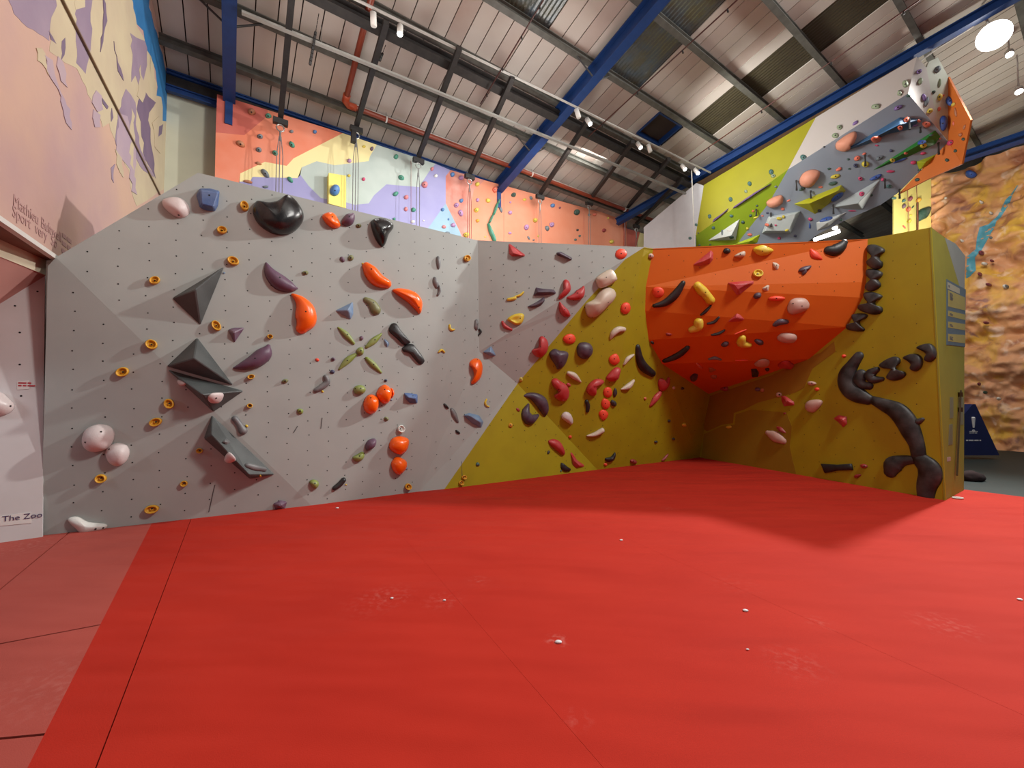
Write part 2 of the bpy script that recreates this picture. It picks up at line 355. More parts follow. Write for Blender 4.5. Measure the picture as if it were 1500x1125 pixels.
for col, pts in (
    ('p', ((20, -30), (95, -30), (84, 10), (75, 25), (72, 60), (40, 40), (20, 20), (12, 0))),
    ('c', ((84, -30), (192, -30), (196, 0), (200, 38), (213, 60), (225, 95), (230, 140), (240, 140), (243, 175), (242, 276), (200, 302), (190, 260), (178, 220), (166, 200), (160, 180), (150, 186), (140, 160), (128, 138), (112, 100), (95, 92), (72, 75), (75, 25), (83, 8))),
    ('b', ((187, -30), (212, -30), (218, 10), (232, 60), (246, 120), (247, 178), (238, 177), (236, 142), (229, 140), (229, 115), (224, 92), (212, 60), (210, 45), (200, 35), (195, 12))),
    ('p', ((112, 10), (134, -10), (133, 60), (125, 108), (111, 92), (110, 40))),
    ('d', ((90, 60), (95, 55), (94, 80), (88, 90))), ('d', ((71, 45), (82, 64), (74, 58))), ('c', ((110, -20), (130, -20), (124, 10), (110, 14))),
    ('p', ((190, 48), (212, 60), (215, 95), (210, 130), (205, 132), (198, 110), (192, 120), (194, 80))),
    ('d', ((210, 130), (228, 150), (218, 165), (220, 200), (226, 240), (228, 262), (212, 232), (206, 190), (200, 160))),
    ('p', ((184, 130), (198, 150), (200, 190), (206, 220), (226, 260), (210, 250), (196, 225), (196, 240), (184, 216), (172, 226), (168, 205), (172, 165))),
    ('l', ((172, 165), (186, 170), (198, 216), (196, 260), (184, 240), (170, 220))), ('c', ((192, 158), (197, 170), (196, 250), (190, 240))),
    ('p', ((162, 246), (168, 240), (166, 268), (163, 262))), ('c', ((168, 218), (178, 232), (180, 260), (170, 240))),
    ('c', ((52, 70), (60, 70), (66, 90), (70, 110), (60, 92), (54, 88))), ('l', ((64, 80), (76, 88), (82, 118), (88, 135), (102, 160), (104, 190), (96, 180), (84, 130), (72, 112))),
    ('l', ((84, 82), (94, 100), (98, 128), (88, 118), (82, 96))), ('d', ((148, 142), (158, 156), (156, 160), (150, 152))), ('d', ((163, 158), (165, 172), (162, 178))),
    ('l', ((140, 132), (148, 140), (150, 160), (142, 164), (134, 150))), ('l', ((136, 160), (146, 168), (146, 186), (138, 186))),
    ('c', ((205, 95), (213, 130), (208, 150), (200, 140))), ('d', ((150, -5), (156, 30), (150, 60), (146, 76), (150, 30))), ('d', ((166, 60), (176, 100), (180, 118), (172, 104))),
    ('c', ((222, 180), (232, 170), (238, 185), (234, 225), (226, 215))), ('d', ((232, 185), (238, 182), (236, 196), (231, 200))),
    ('l', ((190, 248), (198, 262), (200, 285), (192, 280)))):
    lay += 1
    rr = random.Random(lay); jag = []
    for a_ in range(len(pts)):
        p_, q_ = pts[a_], pts[(a_ + 1) % len(pts)]; L_ = math.hypot(q_[0] - p_[0], q_[1] - p_[1]); kk = max(1, int(L_ / 9))
        for t_ in range(kk):
            f_ = t_ / kk; am_ = 0 if t_ == 0 else 2.2
            jag.append((p_[0] + (q_[0] - p_[0]) * f_ + rr.uniform(-am_, am_), p_[1] + (q_[1] - p_[1]) * f_ + rr.uniform(-am_, am_)))
    pts = jag
    slab('mural_patch', [on(x, y, P_mur) for x, y in pts], nM, .0, MC[col], wlft, front=.002 + lay * .0004)
mb = MB(); ptsm = [on(x, y, P_mur) + nM * .02 for x, y in ((66, -45), (89, 0), (130, 82), (175, 168), (205, 232), (233, 285))]
mb.bar(ptsm[0], ptsm[-1], .025, .025); mb.build('trim_1', mat('brass_strip', (120, 92, 60), .5, (80, 62, 60), 3, .8))['kind'] = 'structure'
# faded pencil-like lettering low on the mural
def text(name, s, loc, n, size, m, parent=None, up=V3((0, 0, 1)), ext=.001, label=None, align='LEFT', spacing=1.):
    cu = bpy.data.curves.new(name, 'FONT'); cu.body = s; cu.size = size; cu.extrude = ext; cu.align_x = align; cu.space_character = spacing
    tmp = bpy.data.objects.new(name, cu); COL.objects.link(tmp)
    dg = bpy.context.evaluated_depsgraph_get(); me = bpy.data.meshes.new_from_object(tmp.evaluated_get(dg)); bpy.data.objects.remove(tmp)
    me.materials.clear(); me.materials.append(m)
    o = bpy.data.objects.new(name, me); COL.objects.link(o)
    z = n.normalized(); x = up.cross(z).normalized(); y = z.cross(x)
    R = Matrix((x, y, z)).transposed().to_4x4(); R.translation = V3(loc)
    if parent is not None: R = Matrix.Translation(-V3(parent.location)) @ R; o.parent = parent
    o.matrix_local = R; return o
def printed(loc, n, widths, lh, m, parent, th=.0012):
    """rows of print too small to read: one flat bar per word"""
    z = n.normalized(); x = V3((0, 0, 1)).cross(z).normalized(); y = z.cross(x); mb = MB(); rr = random.Random(len(widths))
    for k, w_ in enumerate(widths):
        u_ = 0
        while u_ < w_ - lh:
            l_ = min(rr.uniform(1.5, 4) * lh, w_ - u_); mb.box(V3(loc) + x * (u_ + l_ / 2) - y * (k * lh * 1.9), l_, lh, th, (x, y, z)); u_ += l_ + lh * .6
    return mb.build('print', m, parent)
M_ink = mat('faded_ink', (172, 136, 132), .9)
text('lettering', 'Mathieu Bultwell', on(18, 300, P_mur) + nM * .004, nM, .17, M_ink, wlft)
text('lettering', 'Sport  very  So', on(17, 316, P_mur) + nM * .004, nM, .17, M_ink, wlft)
printed(on(91, 344, P_mur) + nM * .004, nM, (.3, .26, .2), .05, M_ink, wlft)
# ledge, fascia and overhanging white board under the mural
mb = MB(); mb.bar(ml(-9, zb - .02) + nM * .02, ml(.02, zb - .02) + nM * .02, .06, .05); mb.build('trim_2', M_white)['kind'] = 'structure'
fa, fb = atY(67, 403, 4.87), atY(0, 376, 4.2); fd = (fb - fa).normalized(); fc = fa + fd * 9
fta = atY(67, 384, 4.87)
nF = V3((fd.y, -fd.x, 0)); nF = nF if nF.dot(CAM - fa) > 0 else -nF
hF = V3((0, 0, fta.z - fa.z + .02))
slab('trim_3', [fa, fc, fc + hF, fa + hF], nF, .06, mat('cream_fascia', (208, 198, 172), .7, (184, 172, 148), 3, .5))['kind'] = 'structure'
sp_ = [ml(-9, zb - .03), ml(.0, zb - .03), fa + hF, fc + hF]
slab('trim_4', sp_, V3((0, 0, -1)), .04, mat('brown_soffit', (128, 92, 76), .8, (90, 62, 52), 3, .6))['kind'] = 'structure'
wa, wb_ = atZ(62, 786.5), atZ(0, 795); wd = (wb_ - wa).normalized(); wc_ = wa + wd * 7
ct, cl = atY(66, 404, 4.88), atY(0, 445, 4.66); cfar = ct + (cl - ct) * 6; cfar.z = max(cfar.z, -2)
M_wboard = mat('chalky_white_board', (206, 204, 204), .7, (184, 180, 174), 1.2, .8)
P_wb = plane(wa, ct, wb_)
cl = on(0, 445, P_wb); cx_ = ct + (cl - ct) * 3.2
al = empty('wall_alcove', (-6, 4, 0)); tag(al, 'chalky white climbing board in the alcove under the mural, left edge', 'climbing wall')
al_poly = [wa, wc_, V3((cx_.x + wd.x, cx_.y + wd.y, cx_.z)), cx_, ct]
al_poly = [wa, wa + wd * 3.0, cx_, ct]
slab('wall_panel', al_poly, P_wb[1], .03, M_wboard, al); surf(al_poly)
ov_p = [ct, cx_, fc * .0 + fb + (fb - fa) * 1.6, fb, fa]
slab('wall_panel', [ct, cx_, fb + (fb - fa) * 2.2, fa], plane(ct, cl, fb)[1], .02, mat('red_bounce_board', (196, 148, 138), .7, (176, 128, 120), 1.5, .6), al)['label'] = 'sloping upper panel tinted with red bounce light'  # pink stands for red light bounced up from the mats
mb = MB()
for x, y in ((55, 427), (22, 448), (29, 487), (29, 534), (31, 580), (15, 595)):
    p = on(x, y, P_wb) + P_wb[1] * .002; n = P_wb[1]; t1 = V3((0, 0, 1)).cross(n).normalized(); t2 = n.cross(t1)
    mb.add([p + (t1 * math.cos(k * 1.047) + t2 * math.sin(k * 1.047)) * .011 for k in range(6)], [(0, 1, 2, 3, 4, 5)])
tag(mb.build('bolt_holes', M_hole, al), kind='stuff')
def plate(name, pts, pl_, m, label, cat, parent=None, th=.004, off=.001):
    P = [on(x, y, pl_) + pl_[1] * (off + th) for x, y in pts]
    c = sum(P, V3()) / len(P)
    o = slab(name, P, pl_[1], th, m, parent, origin=c)
    if label: tag(o, label, cat)
    return o
M_paper = mat('white_paper', (222, 218, 214), .6)
sg = plate('name_label', ((-6, 757), (45, 750), (46, 766), (-6, 771)), P_wb, M_paper, 'white paper strip reading The Zoo low on the alcove board', 'label')
text('lettering', 'The Zoo', on(3, 764, P_wb) + P_wb[1] * .008, P_wb[1], .085, mat('purple_ink', (70, 50, 90), .7), sg)
sg = plate('notice', ((25, 559), (43, 557), (43, 570), (25, 571)), P_wb, M_paper, 'small white notice with red lettering on the alcove board', 'sign')
printed(on(27, 561, P_wb) + P_wb[1] * .007, P_wb[1], (.1, .13), .016, mat('red_ink', (180, 50, 60), .7), sg)

# ------------------------------------------------------------------ roof
ceil = empty('ceiling', rf(0, 0, .2)); tag(ceil, kind='structure')
M_sheet = mat('white_roof_liner', (196, 190, 182), .6, (178, 164, 152), .5, .8, stretch=(1, 1, 1))
M_sheet2 = mat('white_roof_liner_stained', (186, 176, 168), .6, (166, 142, 130), .6, .9)
M_sky = mat('dirty_rooflight', (84, 84, 70), .3, (74, 98, 118), 1.3, .8, bump=.6, bscale=9, stretch=(2.2, 2.2, .3), coat=.3)
M_sky2 = mat('brown_rooflight', (66, 60, 44), .45, (54, 48, 36), 1.6, .8, bump=.3, bscale=8)
ST = .43
vseg = [(.05, 5.3), (5.3, 7.0), (7.0, 22.)]
nu = int(34 / ST)
for i in range(-2, nu):
    u0 = i * ST; u1 = u0 + ST; um = (u0 + u1) / 2
    segs = [(.0, 22., 0)]
    if 10.1 < um < 11.3: segs = [(0, 5.35, 0), (5.35, 22., 1)]
    elif 13.85 < um < 14.95: segs = [(0, 5.35, 0), (5.35, 22, 2)]
    elif 6.5 < um < 7.65: segs = [(0, 5.3, 0), (5.3, 22, 1)]
    elif 12.45 < um < 13.6: segs = [(0, 4.25, 0), (5.15, 22, 0)]
    for v0, v1, k in segs:
        lift = .0 if k == 0 else .04
        ms = [M_sheet if random.random() < .7 else M_sheet2, M_sky, M_sky2][k]
        a = [rf(u0 + .012, v0, .2 + lift), rf(u1 - .012, v0, .2 + lift), rf(u1 - .012, v1, .2 + lift), rf(u0 + .012, v1, .2 + lift)]
        if k == 0:
            o = slab('roof_sheet', a, -RN, .03, ms, ceil)
        else:
            mb = MB()  # corrugated translucent sheet
            for c in range(4):
                ua = u0 + ST * c / 4; uc = ua + ST / 4
                mb.add([rf(ua, v0, .24), rf(ua + ST / 8, v0, .255), rf(uc, v0, .24), rf(ua, v1, .24), rf(ua + ST / 8, v1, .255), rf(uc, v1, .24)], [(0, 1, 4, 3), (1, 2, 5, 4)])
            o = mb.build('roof_light', ms, ceil)
slab('roof_deck', [rf(-2, -.3, .34), rf(36, -.3, .34), rf(36, 23, .34), rf(-2, 23, .34)], -RN, .05, mat('dark_gap', (60, 50, 44), .9), ceil)
# smoke hatch
mb = MB()
for a, b_ in (((12.45, 4.25), (13.6, 4.25)), ((13.6, 4.25), (13.6, 5.15)), ((13.6, 5.15), (12.45, 5.15)), ((12.45, 5.15), (12.45, 4.25))):
    mb.bar(rf(*a, .24), rf(*b_, .24), .05, .18, RN)
hx = mb.build('roof_hatch', M_blue, None, origin=rf(13, 4.7, .25)); tag(hx, 'open dark roof hatch with a blue frame above the spotlights', 'roof hatch')
# steelwork
def beam(name, a, b, ww, hh, m, label, up=RN, group=None, kind='i', cat='beam'):
    mb = MB(); (mb.ibeam if kind == 'i' else mb.bar)(a, b, ww, hh, up)
    return tag(mb.build(name, m, None, origin=a), label, cat, group)
for k, v in enumerate((1.05, 2.5, 3.95, 5.35, 7.0, 8.6, 10.3, 12., 13.7)):
    nm = ['dark grey roof purlin nearest the eaves', 'dark grey roof purlin, second from the eaves', 'dark grey roof purlin, third from the eaves beside the spotlight track', 'dark grey roof purlin, fourth from the eaves', 'dark grey roof purlin, fifth from the eaves', 'dark grey roof purlin, sixth from the eaves', 'dark grey roof purlin, seventh from the eaves at the top right', 'dark grey roof purlin above the top edge of the picture', 'dark grey roof purlin furthest up the slope'][k]
    beam('roof_purlin', rf(-.1, v, .09), rf(30, v, .09), .14, .2, M_purlin, nm, group='roof purlins')
beam('support_beam', rf(.6, 3.85, -.28), rf(20, 3.85, -.28), .22, .26, M_dark, 'black steel beam carrying the rope bars below the third purlin')
for k, u in enumerate((1.26, 9.3, 17.75)):
    nm = ['blue roof rafter at the left beside the mural', 'blue roof rafter crossing the middle of the ceiling', 'blue roof rafter running above the lead climbing wall'][k]
    r = empty('roof_rafter', rf(u, 0, -.25)); tag(r, nm, 'rafter', 'blue roof rafters')
    if k == 2:
        ra_, rb2 = on(1343, 75, roofpl(-.14)), on(1020, 259, roofpl(-.14)); dd = (ra_ - rb2).normalized()
        MB().ibeam(rb2 - dd * 3.5, ra_ + dd * 9, .22, .28, RN).build('rafter_beam', M_blue, r); continue
    MB().ibeam(rf(u, -.05, -.22), rf(u, 20, -.22), .26, .42, RN).build('rafter_beam', M_blue, r)
    # haunch down to the eaves, and fly braces
    a = rf(u, .35, -.35); mb = MB(); mb.box(a - V3((0, 0, .25)) - HW * .0, .16, .24, .75, (HU, HW, V3((0, 0, 1)))); mb.build('rafter_foot', M_blue, r)
    for v in (2.5, 5.35):
        for sg_ in (-1, 1):
            MB().tube([rf(u + sg_ * .12, v, -.38), rf(u + sg_ * .62, v, .02)], .022, 6).build('fly_brace', M_dark, r)
beam('eaves_beam', wl(0, .18, 9.52), wl(30, .18, 9.52), .12, .11, M_blue, 'upper blue eaves beam along the far wall', up=V3((0, 0, 1)))
beam('eaves_beam', wl(0, .18, 9.12), wl(30, .18, 9.12), .12, .16, M_blue, 'lower blue eaves beam just above the far climbing wall', up=V3((0, 0, 1)))
beam('gutter_duct', wl(0, .14, 9.33), wl(30, .14, 9.33), .12, .24, M_dark, 'black gap strip between the two blue eaves beams', up=V3((0, 0, 1)), kind='b', cat='duct')
# thin red sprinkler pipes
M_rpipe = mat('rust_red_pipe', (72, 36, 30), .5)
for (pa_, pb_, lb) in (((796, 0), (704, 152), 'thin rust-red sprinkler pipe left of the middle blue rafter'), ((1080, 0), (862, 200), 'thin rust-red sprinkler pipe right of the middle blue rafter'), ((1347, 0), (1009, 236), 'thin rust-red sprinkler pipe nearest the lead wall')):
    a, b_ = on(*pa_, roofpl(-.5)), on(*pb_, roofpl(-.5)); a2 = a + (a - b_).normalized() * 8
    o = MB().tube([b_, a, a2], .017, 8).build('sprinkler_pipe', M_rpipe, None, True, origin=b_); tag(o, lb, 'pipe', 'sprinkler pipes')
    for t in (.12, .4, .7, .95):
        c = b_.lerp(a, t); MB().tube([c, c - RN * .09], .02, 6).build('sprinkler_head', M_dark, o)
# large brown pipe
M_bpipe = mat('brown_plastic_pipe', (132, 56, 34), .4, (104, 46, 32), 3, .6)
pw = (CORN + HW * 1.25, HW)
a = on(505, 152, pw); b_ = on(975, 324, pw); b_.z = a.z + .06
pv = [on(543, -2, roofpl(-.62)), on(530, 50, roofpl(-.62))]; pv0 = a + (pv[0] - pv[1]).normalized() * 3.4
up_ = (on(543, -2, roofpl(-.62)) - on(506, 145, roofpl(-.62))).normalized()
cr = [a + up_ * 5, a + up_ * .16, a + up_ * .04 + HU * .04, a + HU * .16, a.lerp(b_, .33), a.lerp(b_, .66), b_]
bp = empty('waste_pipe', a); tag(bp, 'large brown pipe turning a corner and running above the far climbing wall', 'pipe')
MB().tube(cr, .07, 12).build('pipe_run', M_bpipe, bp, True)
MB().tube([a + up_ * .3, a + up_ * .1, a + HU * .1, a + HU * .3], .095, 12).build('elbow', mat('orange_elbow', (168, 70, 40), .35), bp, True)
MB().tube([a + HU * .2 + RN * .1, b_ + RN * .1], .02, 6).build('conduit', M_white, bp)
for t in (.08, .45, .8):
    c = a.lerp(b_, t); MB().tube([c + V3((0, 0, .1)), c + V3((0, 0, .8))], .008, 5).build('hanger', M_steel, bp)
    d = (b_ - a).normalized(); MB().tube([c - d * .02, c + d * .02], .09, 12).build('pipe_clip', M_white, bp)
# cable tray
o = MB().bar(on(354, 18, roofpl(-.62)), on(1015, 288, roofpl(-.62)), .07, .06, RN).build('cable_tray', M_dull, None, origin=on(354, 18, roofpl(-.62))); tag(o, 'long white cable trunking hung below the roof, nearer the far wall', 'cable tray')
for t in (.1, .3, .5, .7, .9):
    c = on(354, 18, roofpl(-.62)).lerp(on(1015, 288, roofpl(-.62)), t); MB().tube([c, c + RN * .55], .006, 5).build('hanger', M_steel, o)
# lighting track with spot heads
ta, tb = on(490, -16, roofpl(-.45)), on(1041, 253, roofpl(-.45))
trk = MB().bar(ta, tb, .04, .04, RN).build('light_track', mat('track_white', (180, 178, 172), .5), None, origin=ta); tag(trk, 'white lighting track with spot heads crossing under the roof', 'light track')
M_glow = mat('lamp_glow', (255, 252, 244), .4, emit=14)
def spot(px, py, on_, lab, tpl=None, s=1.):
    c = on(px, py, roofpl(-.62)); top = c + RN * .15
    s_ = empty('track_spotlight', top); tag(s_, lab, 'spotlight', 'track spotlights')
    d = (wl(6, 0, 7) - c).normalized() if px < 800 else (V3((9, 14, 8)) - c).normalized(); d = (d * .25 + V3((.1, -.45, -.8)) if on_ else d * .4 + V3((0, 0, -.9))).normalized()
    MB().tube([top, c], .02, 6).build('stem', M_white, s_)
    MB().tube([c - d * .12 * s, c + d * .12 * s], .065 * s, 14).build('lamp_body', M_white, s_, True)
    MB().tube([c + d * .121 * s, c + d * .135 * s], .058 * s, 14).build('lens', M_glow if on_ else M_white, s_)
for a_ in ((547, 28, 0, 'unlit white spotlight left on the track beside the brown pipe'), (586, 44, 1, 'lit white spotlight just right of the brown pipe'), (846, 166, 0, 'unlit white spotlight on the track right of the middle rafter'), (862, 178, 1, 'lit white spotlight just right of the middle rafter'),
           (936, 213, 1, 'lit white spotlight in front of the dark roof hatch'), (951, 217, 0, 'unlit square white spotlight in front of the roof hatch'), (1001, 245, 1, 'lit spotlight second from the right end of the track'), (1020, 251, 1, 'bright spotlight at the right end of the track')): spot(*a_)
# hanging white cable
cb = MB(); c0 = on(1013, 250, roofpl(-.5)); c1 = atY(1018, 362, c0.y); cb.tube([c0, c0.lerp(c1, .5), c1 - V3((0, 0, .4))], .018, 6)
tag(cb.build('hanging_cable', M_white, None, origin=c0), 'white cable hanging down from the right end of the light track', 'cable')
# big flood lamp
fc_ = V3((12.6, 10.45, 11.1)); fl = empty('flood_lamp', fc_); tag(fl, 'glaring white floodlight hanging at the top right corner', 'lamp')
dl = (V3((1, 4.5, 0)) - fc_).normalized()
MB().tube([fc_ - dl * .18, fc_ - dl * .02, fc_], [.12, .3, .34], 20).build('lamp_body', M_white, fl, True)
MB().tube([fc_ + dl * .005, fc_ + dl * .02], .33, 20).build('lens', mat('flood_glow', (255, 253, 248), .4, emit=20), fl)
MB().tube([fc_ - dl * .1, fc_ + V3((-.15, .1, .7))], .03, 6).build('stem', M_white, fl)
k1 = on(1345, 92, roofpl(-.3)); k2 = fc_ + V3((-.4, .1, .35)); 
tag(MB().tube([k1, k1.lerp(k2, .4) + V3((0, 0, .05)), k2], .02, 6).build('lamp_cable', M_white, None, origin=k1), 'white flex running along the blue rafter to the floodlight', 'cable')
for (px, py, lb) in ((1478, 76, 'small lit spotlight below the floodlight'), (1492, 130, 'small lit spotlight at the right edge above the orange board'), (1440, -6, 'small lit lamp at the top edge left of the floodlight')):
    c = atY(px, py, 11.5); s_ = empty('small_spotlight', c); tag(s_, lb, 'spotlight', 'small spotlights at the right')
    MB().tube([c, c + V3((-.05, -.05, -.12))], .09, 12).build('lamp_body', M_white, s_, True)
    MB().tube([c + V3((-.051, -.051, -.125)), c + V3((-.055, -.055, -.135))], .08, 12).build('lens', M_glow, s_)
    MB().tube([c, c + V3((0, 0, 1.0))], .02, 6).build('stem', M_white, s_)

# ------------------------------------------------------------------ far climbing wall
FW = .5; P_far = (CORN + HW * FW, HW)
fpt = lambda x, y: on(x, y, P_far)
far = empty('far_climbing_wall', wl(1, FW, 0)); tag(far, 'far painted climbing wall of salmon, cream, grey and lilac panels', 'climbing wall')
FC = {'salmon': mat('salmon_paint', (226, 128, 96), .6, (236, 160, 136), 1.3, .6), 'brick': mat('brick_red_paint', (196, 98, 84), .6, (212, 120, 106), 1.5, .6),
      'cream': mat('cream_paint', (240, 226, 166), .6, (232, 218, 160), 1.5, .5), 'grey': mat('pale_grey_paint', (176, 190, 184), .6, (200, 210, 204), 1.5, .6),
      'lilac': mat('lilac_paint', (150, 148, 194), .6, (166, 164, 204), 1.5, .6), 'orange': mat('light_orange_paint', (222, 138, 106), .6, (232, 160, 132), 1.3, .6),
      'ice': mat('ice_blue_paint', (140, 172, 192), .6, (152, 182, 198), 2, .5), 'rose': mat('dusty_rose_paint', (204, 124, 108), .6, (222, 170, 158), 2.5, .7)}
base = [(318, 138), (918, 321), (918, 420), (316, 420)]
# bands bottom-up; each polygon is a real painted board on the frame
def fpanel(col, pts, d=0.):
    o = slab('wall_panel', [fpt(x, y) + HW * d for x, y in pts], HW, .03, FC[col], far); o['label'] = '%s painted panel' % col
fpanel('brick', ((318, 138), (392, 161), (392, 170), (358, 198), (316, 194)))
fpanel('salmon', ((316, 194), (358, 198), (392, 170), (392, 161), (502, 195), (430, 232), (420, 243), (388, 237), (352, 254), (348, 300), (314, 300)))
fpanel('cream', ((502, 195), (552, 212), (542, 229), (540, 236), (490, 242), (464, 236), (442, 245), (436, 261), (370, 259), (366, 266), (350, 266), (352, 254), (388, 237), (420, 243), (430, 232)))
fpanel('grey', ((552, 212), (638, 240), (628, 252), (614, 274), (566, 270), (548, 286), (540, 298), (520, 300), (506, 296), (470, 290), (452, 272), (440, 256), (442, 245), (464, 236), (490, 242), (540, 236), (542, 229)))
fpanel('lilac', ((638, 240), (660, 249), (653, 258), (653, 298), (626, 336), (600, 380), (350, 380), (350, 266), (366, 266), (370, 259), (436, 261), (440, 256), (452, 272), (470, 290), (506, 296), (520, 300), (540, 298), (548, 286), (566, 270), (614, 274), (628, 252)))
fpanel('ice', ((653, 298), (674, 340), (690, 390), (600, 380), (626, 336)))
fpanel('rose', ((660, 249), (710, 264), (694, 278), (690, 300), (686, 345), (690, 390), (674, 340), (653, 298), (653, 258)))
fpanel('orange', ((710, 264), (918, 321), (918, 420), (690, 390), (686, 345), (690, 300), (694, 278)))
surf([fpt(*p) for p in base])
fpanel('brick', ((919, 333), (940, 339), (930, 380), (919, 380)), -.1)
fpanel('cream', ((940, 339), (946, 341), (946, 380), (930, 380)), -.12)
pp = [fpt(914, 318) + HW * .05, fpt(914, 400) + HW * .05]
MB().bar(pp[0], pp[1], .08, .08, HU).build('end_post', mat('orange_post', (196, 96, 62), .6), far)
# panel joints (thin vertical battens/recess)
for (x, y0, y1) in ((738, 276, 356), (855, 306, 360), (602, 232, 334), (786, 291, 358)):
    MB().bar(fpt(x, y0) + HW * .003, fpt(x, y1) + HW * .003, .012, .004, HU).build('panel_joint', FC['brick'], far)
# yellow box volume
vb = [fpt(x, y) for x, y in ((479, 259), (504, 263), (504, 310), (479, 303))]
vo = slab('box_volume', vb, HW, .0, mat('lemon_paint', (240, 226, 120), .5), None, origin=vb[0], front=.25); tag(vo, 'tall lemon yellow box volume on the far wall', 'climbing volume')
surf([p + HW * .25 for p in vb])
# rope bars and top ropes
M_rope = mat('grey_rope', (120, 116, 118), .8, (80, 78, 84), 20, .6); M_rope2 = mat('rusty_rope', (150, 92, 78), .8)
pT = roofpl(-.35); pB = (CORN + HW * .95, HW)
bars = [((428, -12), (411, 180), (407, 262), 'leftmost rope bar, over the salmon panel'), ((566, 32), (522, 192), (519, 312), 'second rope bar from the left, over the cream panel'), ((673, 70), (613, 238), (613, 336), 'third rope bar from the left, over the grey panel'),
        ((751, 113), (688, 262), (686, 350), 'fourth rope bar from the left, left of the middle rafter'), ((860, 178), (791, 292), (790, 358), 'first rope bar right of the middle rafter'), ((927, 207), (863, 302), (864, 360), 'second rope bar right of the middle rafter'), ((980, 233), (915, 316), (917, 360), 'third rope bar right of the middle rafter'), ((1000, 262), (932, 336), (934, 362), 'rope bar furthest right, above the pale wall')]
for i, (tp, bt, rb, lb) in enumerate(bars):
    t = on(*tp, roofpl(-.5)); b2 = on(bt[0], bt[1] - 8, pB)
    r = empty('rope_bar', b2); tag(r, 'black steel ' + lb, 'steel bar', 'black rope bars')
    MB().bar(t, b2, .12, .13).build('bar', M_dark, r)
    MB().box(b2 - V3((0, 0, .12)), .34, .12, .14, (HU, HW, V3((0, 0, 1)))).build('bracket', M_dark, r)
    c = b2 - V3((0, 0, .2))
    mb = MB(); mb.tube([c + HU * .09 * math.cos(a) + V3((0, 0, -.08 + .09 * math.sin(a))) for a in [k * math.pi / 5 for k in range(10)]], .018, 6, True); mb.build('shackle', M_steel, r)
    MB().tube([c - V3((0, 0, .17)), c - V3((0, 0, .42))], .022, 6).build('carabiner', M_steel, r)
    # rope: two or three strands hanging from the shackle
    rp = empty('top_rope', c - V3((0, 0, .4))); tag(rp, 'thin rope hanging from the ' + lb.replace(' rope bar', ' black bar'), 'rope', 'top ropes')
    low = c.copy(); low.z = 3.2
    for k, dx in enumerate((-.07, .0, .07) if i in (0, 1, 3) else (-.05, .05)):
        mb = MB(); a_ = c + HU * dx * .3 - V3((0, 0, .3)); mb.tube([a_, a_ + HU * dx * .7 - V3((0, 0, .5)), V3((low.x, low.y, low.z)) + HU * dx * 1.1], .011, 5); mb.build('strand', M_rope if i != 3 else M_rope2, rp)
# weight bag on second bar
c = on(518, 198, pB); o = MB().box(c, .12, .14, .45, (HU, HW, V3((0, .1, 1)).normalized())).build('counterweight', M_dark, None, origin=c); tag(o, 'black block hanging beside the second rope bar', 'weight')
# dangling chains from the roof
for (x0, y0, x1, y1, lb) in ((467, 20, 454, 96, 'dark chain dangling from the roof between the first two rope bars'), (565, 66, 556, 90, 'short dark chain beside the second rope bar')):
    a = on(x0, y0, roofpl(-.1)); b2 = atY(x1, y1, a.y); mb = MB()
    n = 14 if y1 - y0 > 40 else 6
    for k in range(n):
        p = a.lerp(b2, k / n); mb.tube([p, p + (b2 - a) / n * .8], .03 if k > n * .35 else .008, 5)
    tag(mb.build('chain', M_dark, None, origin=a), lb, 'chain')

# ------------------------------------------------------------------ lead climbing wall on the right (hung under the third rafter)
# its upright face hangs straight below the third rafter
LA, LB2 = on(1343, 83, roofpl(-.45)), on(1020, 268, roofpl(-.45)); LD = LA - LB2; LD.z = 0; LD.normalize()
LN = V3((-LD.y, LD.x, 0)); LN = LN if LN.dot(CAM - LA) > 0 else -LN
P_lw = (LA, LN)
lp = lambda x, y: on(x, y, P_lw)
Q1, Q2 = lp(1343, 83), lp(1330, 137); Q0 = lp(1019, 345)
lipd = (Q2 - Q0).normalized(); 
P_un = plane(Q0, Q2, Q2 - LN * 1.0 + V3((0, 0, -1.25)))
un = lambda x, y: on(x, y, P_un)
lw = empty('lead_climbing_wall', lp(1150, 240)); tag(lw, 'big overhanging lead wall in lime, white, grey and orange at upper right', 'climbing wall')
W_lime = mat('lime_paint', (156, 152, 12), .6, (144, 140, 14), 2, .5); W_lime2 = mat('bright_lime_paint', (134, 158, 26), .55); W_white = mat('warm_white_paint', (190, 184, 178), .6, (190, 184, 182), 2, .5)
W_grey = mat('blue_grey_paint', (140, 150, 162), .6, (126, 136, 148), 1, .6); W_or = mat('lead_orange_paint', (214, 116, 44), .6, (196, 104, 42), 2, .5); W_pg = mat('pale_green_grey_paint', (190, 196, 180), .6, (170, 178, 166), 2, .5)
def lpan(pts, f, n, m, lab, th=.04):
    P = [f(*p) for p in pts]; o = slab('wall_panel', P, n, th, m, lw); o['label'] = lab; surf(P)
lpan(((943, 333), (1020, 268), (1031, 272), (1019, 345), (1019, 380), (943, 380)), lp, P_lw[1], mat('cool_white_paint', (198, 200, 204), .6), 'white panel at the far end')
lpan(((1031, 271), (1195, 172), (1154, 249), (1019, 345)), lp, P_lw[1], W_lime, 'yellow-green upright panel')
lpan(((1195, 172), (1343, 83), (1330, 137), (1154, 249)), lp, P_lw[1], W_white, 'warm white upright panel')
lpan(((1019, 345), (1154, 249), (1126, 298), (1085, 350), (1060, 400), (1019, 400)), un, P_un[1], W_lime2, 'bright lime overhanging panel')
